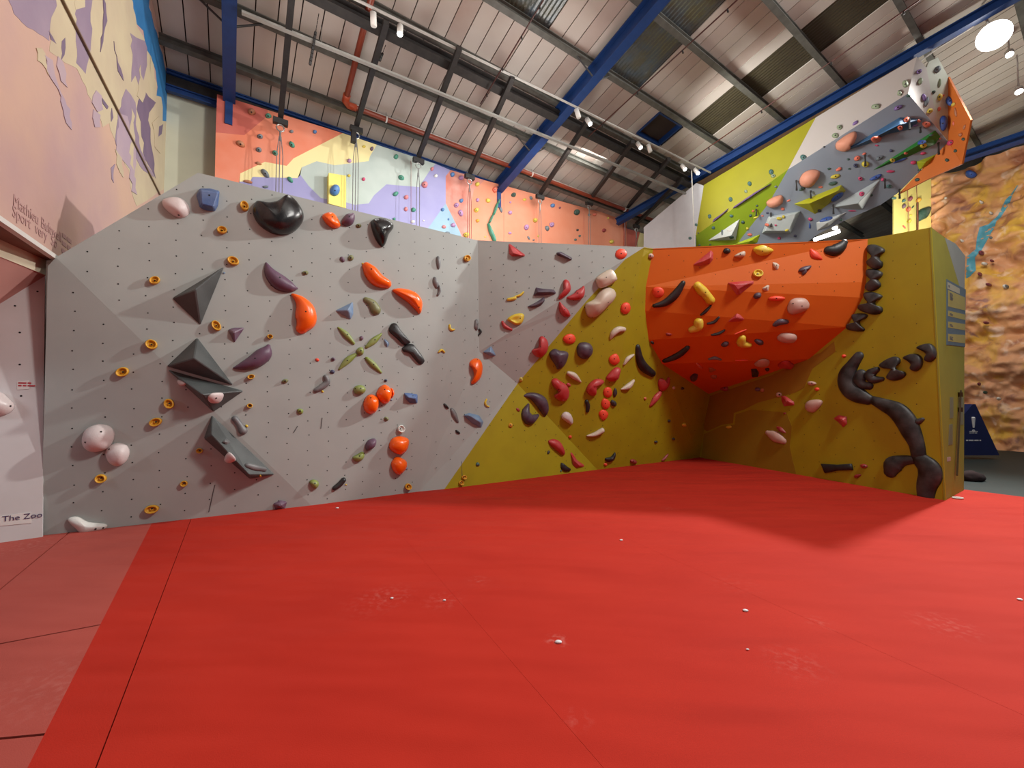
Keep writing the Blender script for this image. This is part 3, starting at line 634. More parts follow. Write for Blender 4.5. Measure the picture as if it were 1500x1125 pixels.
lpan(((1154, 249), (1330, 137), (1390, 208), (1315, 283), (1290, 300), (1240, 322), (1200, 342), (1180, 356), (1140, 400), (1060, 400), (1085, 350), (1126, 298)), un, P_un[1], W_grey, 'blue-grey overhanging panel')
Q3 = un(1389, 206); P_e1 = plane(Q1, Q2, Q3); e1 = lambda x, y: on(x, y, P_e1)
lpan(((1343, 83), (1357, 99), (1375, 190), (1330, 137)), e1, P_e1[1], W_white, 'white end panel')
lpan(((1361, 90), (1374, 84), (1389, 112), (1389, 207), (1375, 190), (1357, 99)), e1, P_e1[1], W_pg, 'pale green-grey end panel')
Q4 = e1(1389, 113); Q5 = e1(1389, 206); P_or = plane(Q4, Q5, Q5 + HU * 1.5 - HW * 1.1); orp = lambda x, y: on(x, y, P_or)
lpan(((1389, 113), (1422, 176), (1409, 240), (1389, 208)), orp, P_or[1], W_or, 'orange outer panel')
P_or2 = plane(Q5, orp(1409, 240), un(1315, 283)); or2 = lambda x, y: on(x, y, P_or2)
lpan(((1389, 208), (1409, 240), (1360, 262), (1315, 285)), or2, P_or2[1], W_or, 'orange lower panel')
mb = MB()   # rear skin
bk = [Q1, LB2, LB2 - LN * 2.5, Q1 - LN * 2.0]
mb.add(bk, [(0, 1, 2, 3)]); mb.build('wall_backing', M_ply, lw)
# volumes on the lead wall
def hvol(name, pts, ridge, h, col, label, base=None, cat='climbing volume', rough=.5, surface=True):
    """faceted volume: base outline (pixels) + raised inner outline; faces between"""
    c = (sum(p[0] for p in pts) / len(pts), sum(p[1] for p in pts) / len(pts))
    ht = base if base else hit(*c)
    if ht is None: print('MISS', label); return
    Pb = [on(x, y, ht) for x, y in pts]; up = shift(ht, h); Pr = [on(x, y, up) for x, y in ridge]
    c3 = sum(Pb, V3()) / len(Pb); vs = Pb + Pr; nb = len(Pb); fs = []
    if len(Pr) == 1: fs = [(i, (i + 1) % nb, nb) for i in range(nb)]
    elif len(Pr) == nb: fs = [(i, (i + 1) % nb, nb + (i + 1) % nb, nb + i) for i in range(nb)] + [tuple(range(nb, 2 * nb))]
    else:
        near = [min(range(len(Pr)), key=lambda k: (Pb[i] - Pr[k]).length) for i in range(nb)]
        for i in range(nb):
            j = (i + 1) % nb
            fs.append((i, j, nb + near[i]) if near[i] == near[j] else (i, j, nb + near[j], nb + near[i]))
        if len(Pr) > 2: fs.append(tuple(range(nb, nb + len(Pr))))
    for f in fs:
        if surface: surf([vs[i] for i in f])
    fs.append(tuple(reversed(range(nb))))
    m = col if not isinstance(col, tuple) else mat('vol_%d_%d_%d' % col, col, rough, tuple(min(255, int(v * .8 + 20)) for v in col), 3, .5)
    me_o = mesh_obj(name, vs, fs, m, None, False, c3)
    bm = bmesh.new(); bm.from_mesh(me_o.data); bmesh.ops.recalc_face_normals(bm, faces=bm.faces)
    L = min(e.calc_length() for e in bm.edges)
    bmesh.ops.bevel(bm, geom=list(bm.edges), offset=min(.012, L * .2), segments=1, affect='EDGES', clamp_overlap=True); bm.to_mesh(me_o.data); bm.free()
    tag(me_o, label, cat); return me_o
FR = dict(a=(0, 350, 2.5), b=(220, 240, 5), c=(220, 440, 5), d=(220, 600, 5), e=(460, 280, 5), f=(460, 450, 6.25), g=(440, 560, 5), h=(680, 340, 5.357), i=(700, 460, 4.6857), j=(920, 340, 5.357),
          k=(940, 500, 4.6875), l=(1140, 320, 5.357), m=(1180, 480, 4.327), n=(300, 130, 5.769), o=(480, 180, 6.25), p=(660, 240, 5), q=(1000, 200, 6.62), r=(1160, 140, 4.6875), s=(1280, 240, 9.375), t=(1200, 0, 5), u=(1000, 70, 3.409), z=(0, 0, 1), x=(1360, 180, 4.166), y=(1360, 400, 3.308))
def fx(fr, pts): ox, oy, s = FR[fr]; return [(ox + x / s, oy + y / s) for x, y in pts]
hvol('wall_volume', fx('q', ((240, 1010), (555, 795), (515, 1005))), fx('q', ((470, 960),)), .35, (206, 212, 208), 'white triangular volume on the lime part of the lead wall')
hvol('wall_volume', fx('q', ((765, 940), (830, 775), (1145, 722), (1050, 940))), fx('q', ((800, 915), (850, 790), (1100, 745), (1030, 915))), .3, (196, 206, 204), 'white four-sided volume low on the blue-grey overhang')
hvol('wall_volume', fx('r', ((10, 745), (340, 612), (372, 655), (240, 755), (160, 815), (95, 780))), fx('r', ((120, 740), (320, 650))), .35, (184, 182, 28), 'long lime faceted volume low on the blue-grey overhang')
hvol('wall_volume', fx('r', ((260, 770), (590, 580), (610, 575), (485, 785))), fx('r', ((455, 740),)), .3, (170, 180, 182), 'pale grey kite volume right of the lime volume')
hvol('wall_volume', fx('r', ((345, 385), (470, 310), (740, 148), (905, 160), (800, 235), (650, 268), (520, 335))), fx('r', ((560, 290), (740, 200))), .3, (62, 104, 146), 'long blue volume near the lip of the blue-grey overhang')
hvol('wall_volume', fx('r', ((538, 522), (985, 235), (1022, 280), (985, 335), (790, 425))), fx('r', ((900, 320),)), .25, (40, 128, 44), 'long dark green wedge volume on the blue-grey overhang')
hvol('wall_volume', fx('r', ((850, 455), (1000, 398), (955, 470), (875, 520))), fx('r', ((920, 455),)), .22, (168, 180, 30), 'small lime volume at the right corner of the overhang')
hvol('wall_volume', fx('r', ((165, 870), (385, 795), (250, 900), (170, 930))), fx('r', ((250, 870),)), .2, (206, 212, 210), 'white low volume beneath the lime faceted volume')
hvol('wall_volume', fx('q', ((450, 1060), (755, 945), (725, 1030), (600, 1075))), fx('q', ((660, 1010),)), .15, (176, 196, 30), 'thin lime volume just above the orange bouldering panel')
hvol('wall_volume', fx('q', ((283, 838), (300, 800), (380, 745), (447, 690), (440, 715), (390, 760))), fx('q', ((330, 800), (420, 720))), .12, (112, 84, 140), 'shorter purple bar volume on the lime panels')
hvol('wall_volume', fx('q', ((478, 700), (500, 675), (690, 545), (868, 448), (850, 470), (700, 565), (520, 690))), fx('q', ((520, 675), (820, 475))), .12, (112, 84, 140), 'longer purple bar volume on the lime panels')
# board seen through the gap, rock wall, blue pad
gq = [atY(x, y, 16.9) for x, y in ((1309, 400), (1309, 272), (1340, 254), (1364, 252), (1364, 400))]
yb = empty('yellow_board', gq[0]); tag(yb, 'pale yellow strongly lit climbing board seen between lead wall and rock wall', 'climbing wall')
M_yb = mat('pale_yellow_paint', (224, 212, 130), .6, (206, 190, 108), 2, .5)
slab('wall_panel', gq, V3((0, -1, 0)), .05, M_yb, yb); surf(gq)
MB().bar(atY(1344, 297, 16.85), atY(1344, 340, 16.85), .05, .05).build('edge_batten', M_rpipe, yb)
lamp('board_spot', 'SPOT', (14.9, 14.8, 7.2), 620, .15, (1, .95, .75), aim=(16.1, 16.9, 9.0), spot=52)
# rock wall: real relief
ra, rb_, rt = V3((17.9, 17.6, -.3)), V3((17.3, 13.2, -.3)), 10.6
RA = atY(1363, 585, 17.2); RA.z = -.3; RB = atY(1560, 585, 14.2); RB.z = -.3
rd = (RB - RA); RL = rd.length; rd.normalize(); rn = V3((rd.y, -rd.x, 0)); rn = rn if rn.dot(CAM - RA) > 0 else -rn
import mathutils.noise as mn
NXR, NZR = 110, 190; RH = 11.2; vs = []
for j in range(NZR + 1):
    for i in range(NXR + 1):
        s = i / NXR * RL; z = j / NZR * RH
        p = V3((s, z * 1.3, 0))
        d = mn.fractal(V3((s * .55, z * .8, 3)), 1, 2, 5) * .5 + (mn.ridged_multi_fractal(V3((s * .5, z * .9, 8)), 1, 2.1, 4, 1, 2) - 1) * .12 + mn.noise(V3((s * 3, z * 4, 1))) * .06 + abs(mn.noise(V3((s * 1.6, z * 2.4, 5)))) * -.3
        vs.append(RA + rd * s + rn * d + V3((0, 0, z)))
fs = [(j * (NXR + 1) + i, j * (NXR + 1) + i + 1, (j + 1) * (NXR + 1) + i + 1, (j + 1) * (NXR + 1) + i) for j in range(NZR) for i in range(NXR)]
M_rock = mat('painted_rock', (212, 158, 122), .7, (200, 142, 88), .7, 1., bump=.5, bscale=7)
nt = M_rock.node_tree; b = nt.nodes['Principled BSDF']; tc = [n for n in nt.nodes if n.type == 'TEX_COORD'][0]
prev = [l for l in nt.links if l.to_node == b and l.to_socket.name == 'Base Color'][0].from_socket
for sc_, lo, hi, colr in ((.8, .5, .64, (220, 178, 60)), (1.3, .54, .68, (146, 88, 70)), (2.2, .56, .7, (228, 200, 180)), (1.2, .62, .7, (132, 92, 96))):
    n_ = nt.nodes.new('ShaderNodeTexNoise'); n_.inputs['Scale'].default_value = sc_; n_.inputs['Detail'].default_value = 6; n_.inputs['Distortion'].default_value = .6
    nt.links.new(tc.outputs['Object'], n_.inputs['Vector']); mr = nt.nodes.new('ShaderNodeMapRange'); mr.inputs['From Min'].default_value = lo; mr.inputs['From Max'].default_value = hi; mr.inputs['To Max'].default_value = .8
    nt.links.new(n_.outputs['Fac'], mr.inputs['Value']); mx = nt.nodes.new('ShaderNodeMixRGB'); mx.inputs['Color2'].default_value = srgb(colr)
    nt.links.new(mr.outputs['Result'], mx.inputs['Fac']); nt.links.new(prev, mx.inputs['Color1']); prev = mx.outputs['Color']
nt.links.new(prev, b.inputs['Base Color'])
rk = mesh_obj('rock_climbing_wall', vs, fs, M_rock, None, True, RA); tag(rk, 'ochre and brown moulded rock climbing wall with a blue painted river at the right', 'climbing wall')
P_rk = (RA, rn); surf([on(x, y, shift(P_rk, .1)) for x, y in ((1363, 700), (1363, 200), (1540, 190), (1540, 700))])
def drape(name, pts, m, parent, off=.03, n=10):
    """strip of paint laid over the rock relief: pairs of left/right pixels down its length"""
    bv = BVHTree.FromPolygons([V3(v) for v in vs], fs); V_ = []; F_ = []
    for (l, r) in pts:
        for t in range(n + 1):
            x = l[0] + (r[0] - l[0]) * t / n; y = l[1] + (r[1] - l[1]) * t / n
            d = ray(x, y).normalized(); h_ = bv.ray_cast(CAM, d); V_.append((h_[0] if h_[0] else on(x, y, P_rk)) - d * off)
    for a in range(len(pts) - 1):
        for t in range(n): k = a * (n + 1) + t; F_.append((k, k + 1, k + n + 2, k + n + 1))
    return mesh_obj(name, V_, F_, m, parent, True)
def densify(pts, k=5):
    out = []
    for a in range(len(pts) - 1):
        for t in range(k):
            f = t / k; out.append(tuple(tuple(pts[a][s][c] + (pts[a + 1][s][c] - pts[a][s][c]) * f for c in (0, 1)) for s in (0, 1)))
    out.append(pts[-1]); return out
rvx = lambda L: [tuple(fx('x', q)) for q in L]
M_riv = mat('river_blue_paint', (86, 160, 184), .5, (60, 130, 160), 2, .6)
rk_e = drape('painted_river', densify(rvx([((543, 380), (548, 382)), ((500, 440), (512, 440)), ((470, 470), (496, 490)), ((424, 566), (442, 576)), ((366, 618), (414, 600)), ((312, 636), (406, 630)), ((296, 700), (372, 692)), ((288, 770), (326, 774)), ((236, 815), (284, 820)), ((230, 900), (290, 900)), ((230, 950), (250, 940))])), M_riv, rk, .012)
pd_ = atZ(1463, 655, -.3); pdl = [(1400, 667), (1464, 655)]
M_pad = mat('navy_vinyl', (22, 34, 92), .5, (16, 26, 70), 3, .5)
PY = 13.2
ppz = [atY(x, y, PY) for x, y in ((1385, 667), (1464, 667), (1429, 592), (1425, 592), (1385, 640))]
pd_ = slab('warning_pad', ppz, V3((0, -1, 0)), .25, M_pad, None, origin=ppz[0]); tag(pd_, 'navy triangular warning pad with white exclamation mark against the rock wall', 'sign')
M_lw = mat('white_print', (226, 228, 232), .6)
c = atY(1426, 621, PY - .012); mb = MB(); 
mb.tube([c + V3((0, 0, .22)), c + V3((0, 0, .2)), c + V3((0, 0, -.12))], [.03, .05, .022], 10); mb.tube([c + V3((0, .01, -.22)), c + V3((0, -.0, -.22))], .045, 12); mb.build('exclamation_mark', M_lw, pd_)
printed(atY(1420, 632, PY - .004), V3((0, -1, 0)), (.26, .26), .025, M_lw, pd_)
printed(atY(1415, 645, PY - .004), V3((0, -1, 0)), (.48,), .04, M_lw, pd_)
# dark red bag lying on the teal floor
c = atZ(1423, 704, -.3); vs2 = []; NN = 20
def lump(name, c, rx, ry, rz, m, label, cat, seed=1):
    bm = bmesh.new(); bmesh.ops.create_icosphere(bm, subdivisions=3, radius=1)
    for v in bm.verts:
        k = 1 + .18 * mn.noise(v.co * 1.7 + V3((seed, 0, 0))); v.co = V3((v.co.x * rx * k, v.co.y * ry * k, max(v.co.z, -.55) * rz * k))
    me = bpy.data.meshes.new(name); bm.to_mesh(me); bm.free(); me.materials.append(m); me.polygons.foreach_set('use_smooth', [True] * len(me.polygons))
    o = bpy.data.objects.new(name, me); COL.objects.link(o); o.location = c; return tag(o, label, cat)
lump('kit_bag', c + V3((0, 0, .08)), .26, .18, .15, mat('dark_red_bag', (38, 12, 14), .9, (20, 8, 10), 6, .8), 'dark red bag lying on the teal floor behind the wall end', 'bag')
# far end glimpsed under the lead wall
tube_ = MB().box(atY(1211, 345, 15.5), .85, .12, .12, (V3((.93, -.3, .28)).normalized(), V3((.3, .95, 0)).normalized(), V3((-.28, 0, .96)).normalized()))
o = tube_.build('tube_light', mat('tube_glow', (255, 255, 250), .4, emit=6), None, origin=atY(1211, 345, 15.5)); tag(o, 'white fluorescent tube light glowing just above the orange panel', 'lamp')
c = atY(1223, 331, 16.5); s_ = empty('small_spotlight', c); tag(s_, 'small lit spotlight above the fluorescent tube under the lead wall', 'spotlight')
MB().tube([c, c + V3((-.04, -.05, -.1))], .1, 12).build('lamp_body', M_white, s_, True); MB().tube([c + V3((-.041, -.052, -.104)), c + V3((-.045, -.056, -.12))], .09, 12).build('lens', M_glow, s_)
beam('far_beam', atY(1405, 232, 15), atY(1620, 160, 12.5), .35, .3, M_blue, 'dark blue beam above the rock wall at the right edge', up=V3((0, 0, 1)))

# ------------------------------------------------------------------ climbing holds
def hmat(c, rough=.5, chalk=.35):
    k = 'hold_%d_%d_%d_%d' % (c[0], c[1], c[2], int(rough * 100))
    return mat(k, c, rough, tuple(int(v + (225 - v) * .55) for v in c), 5, chalk, bump=.12, bscale=70)
PAL = dict(yel=(214, 156, 22), lem=(226, 196, 30), wht=(212, 200, 198), pnk=(200, 164, 150), crm=(206, 190, 170), ora=(255, 104, 16), red=(186, 40, 42), dred=(150, 30, 30), orr=(246, 66, 26), pur=(92, 62, 86), dpu=(66, 48, 66),
           blu=(58, 88, 140), sbl=(104, 134, 168), nav=(40, 46, 84), grn=(122, 140, 52), olv=(112, 116, 66), blk=(20, 20, 22), gry=(100, 101, 103), fgr=(48, 138, 112), fdg=(34, 72, 60), fgy=(96, 108, 116), fbl=(62, 118, 180),
           fli=(178, 132, 184), fpk=(216, 122, 126), fye=(214, 190, 60), fwh=(224, 224, 218), fma=(120, 40, 60), sage=(132, 150, 118), teal=(52, 100, 96), mag=(206, 50, 104), cor=(226, 106, 78), pea=(214, 144, 116), roy=(28, 72, 158), vio=(112, 84, 150), lyel=(206, 188, 44), brn=(176, 106, 62), wh2=(218, 216, 210))
NAMES = dict(yel='yellow', lem='lemon yellow', wht='pinkish white', pnk='pale pink', crm='cream', ora='bright orange', red='red', dred='dark red', orr='orange-red', pur='purple', dpu='dark purple', blu='blue', sbl='steel blue', nav='navy',
             grn='green', olv='olive', blk='black', gry='grey', fgr='green', fdg='dark green', fgy='grey', fbl='blue', fli='lilac', fpk='pink', fye='yellow', fwh='white', fma='maroon', sage='sage green', teal='teal', mag='magenta', cor='coral', pea='peach', roy='royal blue', vio='violet', lyel='yellow', brn='brown', wh2='white')
def frame(ht):
    n = ht[1]; t1 = V3((0, 0, 1)).cross(n)
    if t1.length < .05: t1 = V3((1, 0, 0))
    t1.normalize(); return t1, n.cross(t1)
def catmull(P, k, closed=True):
    out = []; N = len(P)
    rng = range(N) if closed else range(N - 1)
    for i in rng:
        if closed: a, b, c, d = P[i - 1], P[i], P[(i + 1) % N], P[(i + 2) % N]
        else: a, b, c, d = P[max(i - 1, 0)], P[i], P[i + 1], P[min(i + 2, N - 1)]
        for j in range(k):
            t = j / k; out.append(b * 1. + (c - a) * (.5 * t) + (a * 2 - b * 5 + c * 4 - d) * (.5 * t * t) + (b * 3 - a - c * 3 + d) * (.5 * t ** 3))
    if not closed: out.append(P[-1])
    return out
def bolt(o, px, py, r=.011):
    """bolt head sunk in the hold, placed on the hold's own surface"""
    me = o.data; bv = BVHTree.FromPolygons([v.co + o.location for v in me.vertices], [tuple(p.vertices) for p in me.polygons])
    d = ray(px, py).normalized(); h_ = bv.ray_cast(CAM, d)
    if h_[0] is None: return
    n = h_[1] if h_[1].dot(d) < 0 else -h_[1]; t1 = n.orthogonal().normalized(); t2 = n.cross(t1); mb = MB(); c = h_[0]
    ring = [c + (t1 * math.cos(k * math.pi / 3) + t2 * math.sin(k * math.pi / 3)) * r for k in range(6)]
    mb.add([p + n * .003 for p in ring] + [p - n * .006 for p in ring], [(0, 1, 2, 3, 4, 5)] + [(i, (i + 1) % 6, 6 + (i + 1) % 6, 6 + i) for i in range(6)])
    mb.build('bolt', M_bolt, o)
def dome(name, P2, ht, h, m, peak=None, rings=6, k=4, smooth=True, dish=0., power=.5, flat=0.):
    """P2: 3D outline points on the plane ht; domed body of height h rising to peak"""
    n = ht[1]; O = sum(P2, V3()) / len(P2); ol = catmull(P2, k) if k > 1 else P2
    pk = (peak if peak is not None else O); N = len(ol); vs = []; fs = []
    for r in range(rings):
        t = r / rings; s = math.cos(t * math.pi / 2) if smooth else 1 - t * .55
        z = h * math.sin(t * math.pi / 2) ** (2 * power)
        if dish and t > .55: z -= h * dish * (t - .55) / .45
        for p in ol: vs.append(pk + (p - pk) * s + n * z)
    vs.append(pk + n * (h * (1 - dish)))
    for r in range(rings - 1):
        for i in range(N): fs.append((r * N + i, r * N + (i + 1) % N, (r + 1) * N + (i + 1) % N, (r + 1) * N + i))
    b0 = (rings - 1) * N
    for i in range(N): fs.append((b0 + i, b0 + (i + 1) % N, rings * N))
    fs.append(tuple(reversed(range(N))))
    return mesh_obj(name, vs, fs, m, None, smooth, O)
ALLH = []
def reg(o, px, py, desc, region, lab, group=None, cat='climbing hold'):
    if o is None: return
    tag(o, lab, cat, group); ALLH.append([o, px, py, desc, region, lab])
def ellipse_pts(px, py, rx, ry, ang, n=12):
    a = math.radians(ang); return [(px + rx * math.cos(t) * math.cos(a) - ry * math.sin(t) * math.sin(a), py + rx * math.cos(t) * math.sin(a) + ry * math.sin(t) * math.cos(a)) for t in [2 * math.pi * i / n for i in range(n)]]
def size_at(ht, npx): return npx * (ht[0] - CAM).length / F_PX
def jug(fr, x, y, rx, ry, ang, c, lab, region='grey wall', h=.05):
    """round jug: raised rim, scooped pocket, centre boss with bolt"""
    (cx, cy), = fx(fr, ((x, y),)); s = FR[fr][2]; ht = hit(cx, cy)
    if not ht: print('MISS', lab); return
    ol = [on(a, b, ht) for a, b in ellipse_pts(cx, cy, rx / s, ry / s, ang, 22)]; n = ht[1]; O = sum(ol, V3()) / len(ol)
    prof = ((1, 0), (1.0, .55), (.93, .95), (.82, 1.), (.7, .8), (.6, .35), (.4, .25), (.28, .5), (.2, .62))
    N = len(ol); vs = []; up = V3((0, 0, 1)) - n * n.z
    for f, z in prof:
        for p in ol:
            q = (p - O).dot(up) / max(.001, max((p_ - O).length for p_ in ol))   # upper lip lower, lower lip thicker
            vs.append(O + (p - O) * f + n * h * z * (1.0 - .25 * q))
    vs.append(O + n * h * .62); fs = []
    for r in range(len(prof) - 1):
        for i in range(N): fs.append((r * N + i, r * N + (i + 1) % N, (r + 1) * N + (i + 1) % N, (r + 1) * N + i))
    b0 = (len(prof) - 1) * N
    for i in range(N): fs.append((b0 + i, b0 + (i + 1) % N, len(vs) - 1))
    fs.append(tuple(reversed(range(N)))); o = mesh_obj('jug_hold', vs, fs, hmat(PAL[c], .45, .15), None, True, O)
    bolt(o, cx, cy, .012); reg(o, cx, cy, '%s round jug' % NAMES[c], region, lab)
def blob(fr, pts, h, c, lab, desc='rounded hold', region='grey wall', peak=None, bolts=(), rough=.45, chalk=.3, name='climbing_hold', k=4, dish=0., rings=7, surface=False, power=.5, ht=None):
    P = fx(fr, pts); cx = sum(p[0] for p in P) / len(P); cy = sum(p[1] for p in P) / len(P)
    ht = ht or hit(cx, cy)
    if not ht: print('MISS', lab, desc); return
    pk = on(*fx(fr, (peak,))[0], shift(ht, h)) - ht[1] * h if peak else None
    o = dome(name, [on(x, y, ht) for x, y in P], ht, h, hmat(PAL[c], rough, chalk), pk, rings, k, dish=dish, power=power)
    for b_ in (fx(fr, bolts) if bolts else ()): bolt(o, *b_)
    reg(o, cx, cy, NAMES[c] + ' ' + desc, region, lab); return o
def sausage(fr, pts, rad, h, c, lab, desc='curved hold', region='grey wall', bolts=(), rough=.45, chalk=.4, name='curved_hold', M=9):
    P = fx(fr, pts); s = FR[fr][2]; mid = P[len(P) // 2]; ht = hit(*mid)
    if not ht: print('MISS', lab, desc); return
    n = ht[1]; C3 = [on(x, y, ht) for x, y in P]; Rr = [size_at((c_, n), r / s) for c_, r in zip(C3, rad)]
    pts4 = [V3((p.x, p.y, p.z, r)) for p, r in zip(C3, Rr)]
    sm = catmull(pts4, 4, False); ctr = [V3(p[:3]) for p in sm]; rr = [max(.004, p[3]) for p in sm]; rm = max(rr); N = len(ctr); rings = []
    def ring(cn, d, r, hh):
        sd = d.cross(n).normalized(); return [cn + sd * (r * math.cos(math.pi * t / (M - 1))) + n * (hh * math.sin(math.pi * t / (M - 1))) for t in range(M)]
    ds = [(ctr[min(i + 1, N - 1)] - ctr[max(i - 1, 0)]).normalized() for i in range(N)]
    for f in (.95, .7, .35): rings.append(ring(ctr[0] - ds[0] * rr[0] * f, ds[0], rr[0] * math.sqrt(1 - f * f), h * rr[0] / rm * math.sqrt(1 - f * f)))
    for i in range(N): rings.append(ring(ctr[i], ds[i], rr[i], h * (rr[i] / rm) ** .7))
    for f in (.35, .7, .95): rings.append(ring(ctr[-1] + ds[-1] * rr[-1] * f, ds[-1], rr[-1] * math.sqrt(1 - f * f), h * rr[-1] / rm * math.sqrt(1 - f * f)))
    vs = [v for q in rings for v in q]; L = len(rings); fs = []
    for i in range(L - 1):
        for k in range(M - 1): fs.append((i * M + k, i * M + k + 1, (i + 1) * M + k + 1, (i + 1) * M + k))
        fs.append((i * M + M - 1, i * M, (i + 1) * M, (i + 1) * M + M - 1))
    fs += [tuple(range(M)), tuple(reversed(range((L - 1) * M, L * M)))]
    O = sum(C3, V3()) / len(C3); o = mesh_obj(name, vs, fs, hmat(PAL[c], rough, chalk), None, True, O)
    for b_ in (fx(fr, bolts) if bolts else ()): bolt(o, *b_)
    reg(o, mid[0], mid[1], NAMES[c] + ' ' + desc, region, lab); return o
def small(fr, x, y, rx, ry, ang, c, lab=None, desc='hold', region='far wall', h=None, b=False, surface=False):
    (cx, cy), = fx(fr, ((x, y),)); s = FR[fr][2]; ht = hit(cx, cy)
    if not ht: print('MISS', fr, x, y, c); return
    rnd = random.Random(int(cx * 7 + cy * 13)); pts = []
    for i, p in enumerate(ellipse_pts(cx, cy, rx / s, ry / s, ang, 7)):
        f = (.86 if region == 'lead wall' else 1) + rnd.uniform(-.14, .1); pts.append((cx + (p[0] - cx) * f, cy + (p[1] - cy) * f))
    P = [on(a, b_, ht) for a, b_ in pts]; hh = h or size_at(ht, min(rx, ry) / s) * (.6 if region == 'lead wall' else 1.0)
    pk = sum(P, V3()) / len(P) + V3((0, 0, 1)) * hh * .15
    o = dome('climbing_hold', P, ht, hh, hmat(PAL[c], .5, .3), pk, 4, 2)
    if b or min(rx, ry) / s > 3.2: bolt(o, cx, cy - .3, .012 if (ht[0] - CAM).length < 11 else .02)
    reg(o, cx, cy, NAMES[c] + ' ' + desc, region, lab); return o
def facet(fr, pts, ridge, h, c, lab, desc='faceted hold', region='grey wall', bolts=(), rough=.5, cat='climbing hold', name='faceted_hold'):
    P = fx(fr, pts); Rg = fx(fr, ridge); o = hvol(name, P, Rg, h, hmat(PAL[c], rough, .4), lab, cat=cat)
    if o:
        for b_ in (fx(fr, bolts) if bolts else ()): bolt(o, *b_)
        cx = sum(p[0] for p in P) / len(P); cy = sum(p[1] for p in P) / len(P); ALLH.append([o, cx, cy, NAMES[c] + ' ' + desc, region, lab])
    return o
M_bv = mat('charcoal_volume', (62, 66, 66), .42, (96, 102, 102), 2.2, .7, bump=.25, bscale=180)
def bvol(fr, pts, ridge, h, lab):
    P = fx(fr, pts); Rg = fx(fr, ridge); o = hvol('wall_volume', P, Rg, h, M_bv, lab)
    ALLH.append([o, sum(p[0] for p in P) / len(P), sum(p[1] for p in P) / len(P), 'charcoal volume', 'grey wall', lab])
# --- charcoal volumes
bvol('z', ((251, 437), (330, 389), (294, 478)), ((286, 424),), .24, 'topmost charcoal pyramid volume, a tilted triangle with its tip pointing up')
bvol('c', ((115, 485), (345, 268), (618, 628)), ((322, 424),), .34, 'middle charcoal triangular volume with a deep shaded underside')
bvol('c', ((118, 502), (692, 662), (465, 820)), ((382, 690),), .34, 'charcoal triangular volume directly below, pointing down, carrying a white hold')
bvol('d', ((452, 36), (918, 476), (728, 508), (392, 212)), ((446, 182), (722, 478)), .26, 'long charcoal wedge volume slanting down near the foot of the grey wall')
# --- big holds on the grey wall
G_ = 'grey wall'
blob('b', ((95, 265), (165, 247), (240, 262), (288, 320), (285, 368), (245, 396), (185, 388), (120, 340), (90, 300)), .14, 'wht', 'smooth pinkish white sloper nearest the top left corner of the grey wall', peak=(200, 320), bolts=((208, 375),), name='sloper_hold')
facet('b', ((335, 232), (360, 180), (440, 178), (510, 198), (500, 305), (475, 352), (405, 345), (362, 322)), ((368, 195), (500, 212), (465, 318), (375, 295)), .14, 'blu', 'blocky blue hold at the top left of the grey wall', bolts=((433, 230),))
blob('b', ((770, 285), (800, 280), (860, 290), (930, 278), (985, 240), (1020, 238), (1070, 280), (1115, 350), (1122, 410), (1085, 470), (1030, 512), (965, 524), (890, 510), (810, 460), (765, 400), (750, 340)), .24, 'blk', 'huge glossy black kidney-shaped hold near the top of the grey wall', peak=(940, 400), bolts=((1092, 372), (922, 514), (1092, 464)), rough=.22, chalk=.12, name='sloper_hold', rings=10, power=.42)
blob('b', ((1262, 375), (1310, 357), (1350, 372), (1385, 425), (1390, 462), (1350, 475), (1300, 450), (1265, 405)), .13, 'ora', 'bright orange oval hold under the top edge, left of a purple hold', peak=(1320, 415), bolts=((1335, 388),), rough=.3, chalk=.05)
blob('e', ((245, 168), (290, 165), (297, 205), (280, 245), (245, 258), (205, 245), (203, 220), (222, 185)), .12, 'pur', 'purple rounded hold touching the right of the top orange oval', bolts=((260, 186),), chalk=.2)
blob('e', ((440, 205), (475, 200), (525, 208), (572, 240), (577, 275), (545, 320), (525, 380), (505, 408), (482, 400), (445, 345), (420, 270), (415, 225)), .2, 'blk', 'glossy black heart-shaped hold at the top edge of the grey wall', peak=(495, 280), bolts=((460, 206), (497, 402)), rough=.22, chalk=.12, rings=10)
sausage('b', ((850, 728), (880, 800), (950, 870), (1030, 905), (1075, 912)), (6, 34, 50, 34, 6), .12, 'pur', 'long purple crescent hold right of the topmost charcoal pyramid', bolts=((950, 832),), chalk=.25)
sausage('c', ((615, 495), (680, 480), (770, 445), (840, 385), (866, 335)), (6, 26, 44, 42, 12), .12, 'pur', 'long purple crescent hold right of the middle charcoal volume', bolts=((768, 425),), chalk=.35)
sausage('b', ((1045, 960), (1100, 1005), (1135, 1070), (1140, 1150), (1110, 1205)), (10, 34, 58, 62, 36), .17, 'ora', 'bright orange curved horn hold, points up left, middle of grey wall', bolts=((1140, 1082),), rough=.3, chalk=.1)
sausage('e', ((385, 555), (410, 590), (460, 650), (530, 680)), (30, 46, 48, 32), .17, 'ora', 'bright orange bean-shaped hold below the glossy black heart', bolts=((420, 570),), rough=.28, chalk=.05)
blob('e', ((572, 728), (610, 712), (680, 720), (740, 745), (780, 790), (790, 840), (775, 900), (740, 870), (690, 820), (630, 775)), .16, 'ora', 'bright orange leaf-shaped hold right of the green curved hold', peak=(735, 790), bolts=((770, 850),), rough=.28, chalk=.1)
facet('e', ((150, 875), (288, 806), (290, 905), (268, 945)), ((250, 872),), .13, 'sbl', 'steel blue triangular wedge above the green cross of holds', bolts=((170, 866),))
sausage('e', ((380, 795), (425, 825), (450, 870)), (18, 30, 36), .08, 'olv', 'olive green boot-shaped hold above the green cross of holds', bolts=((436, 815),))
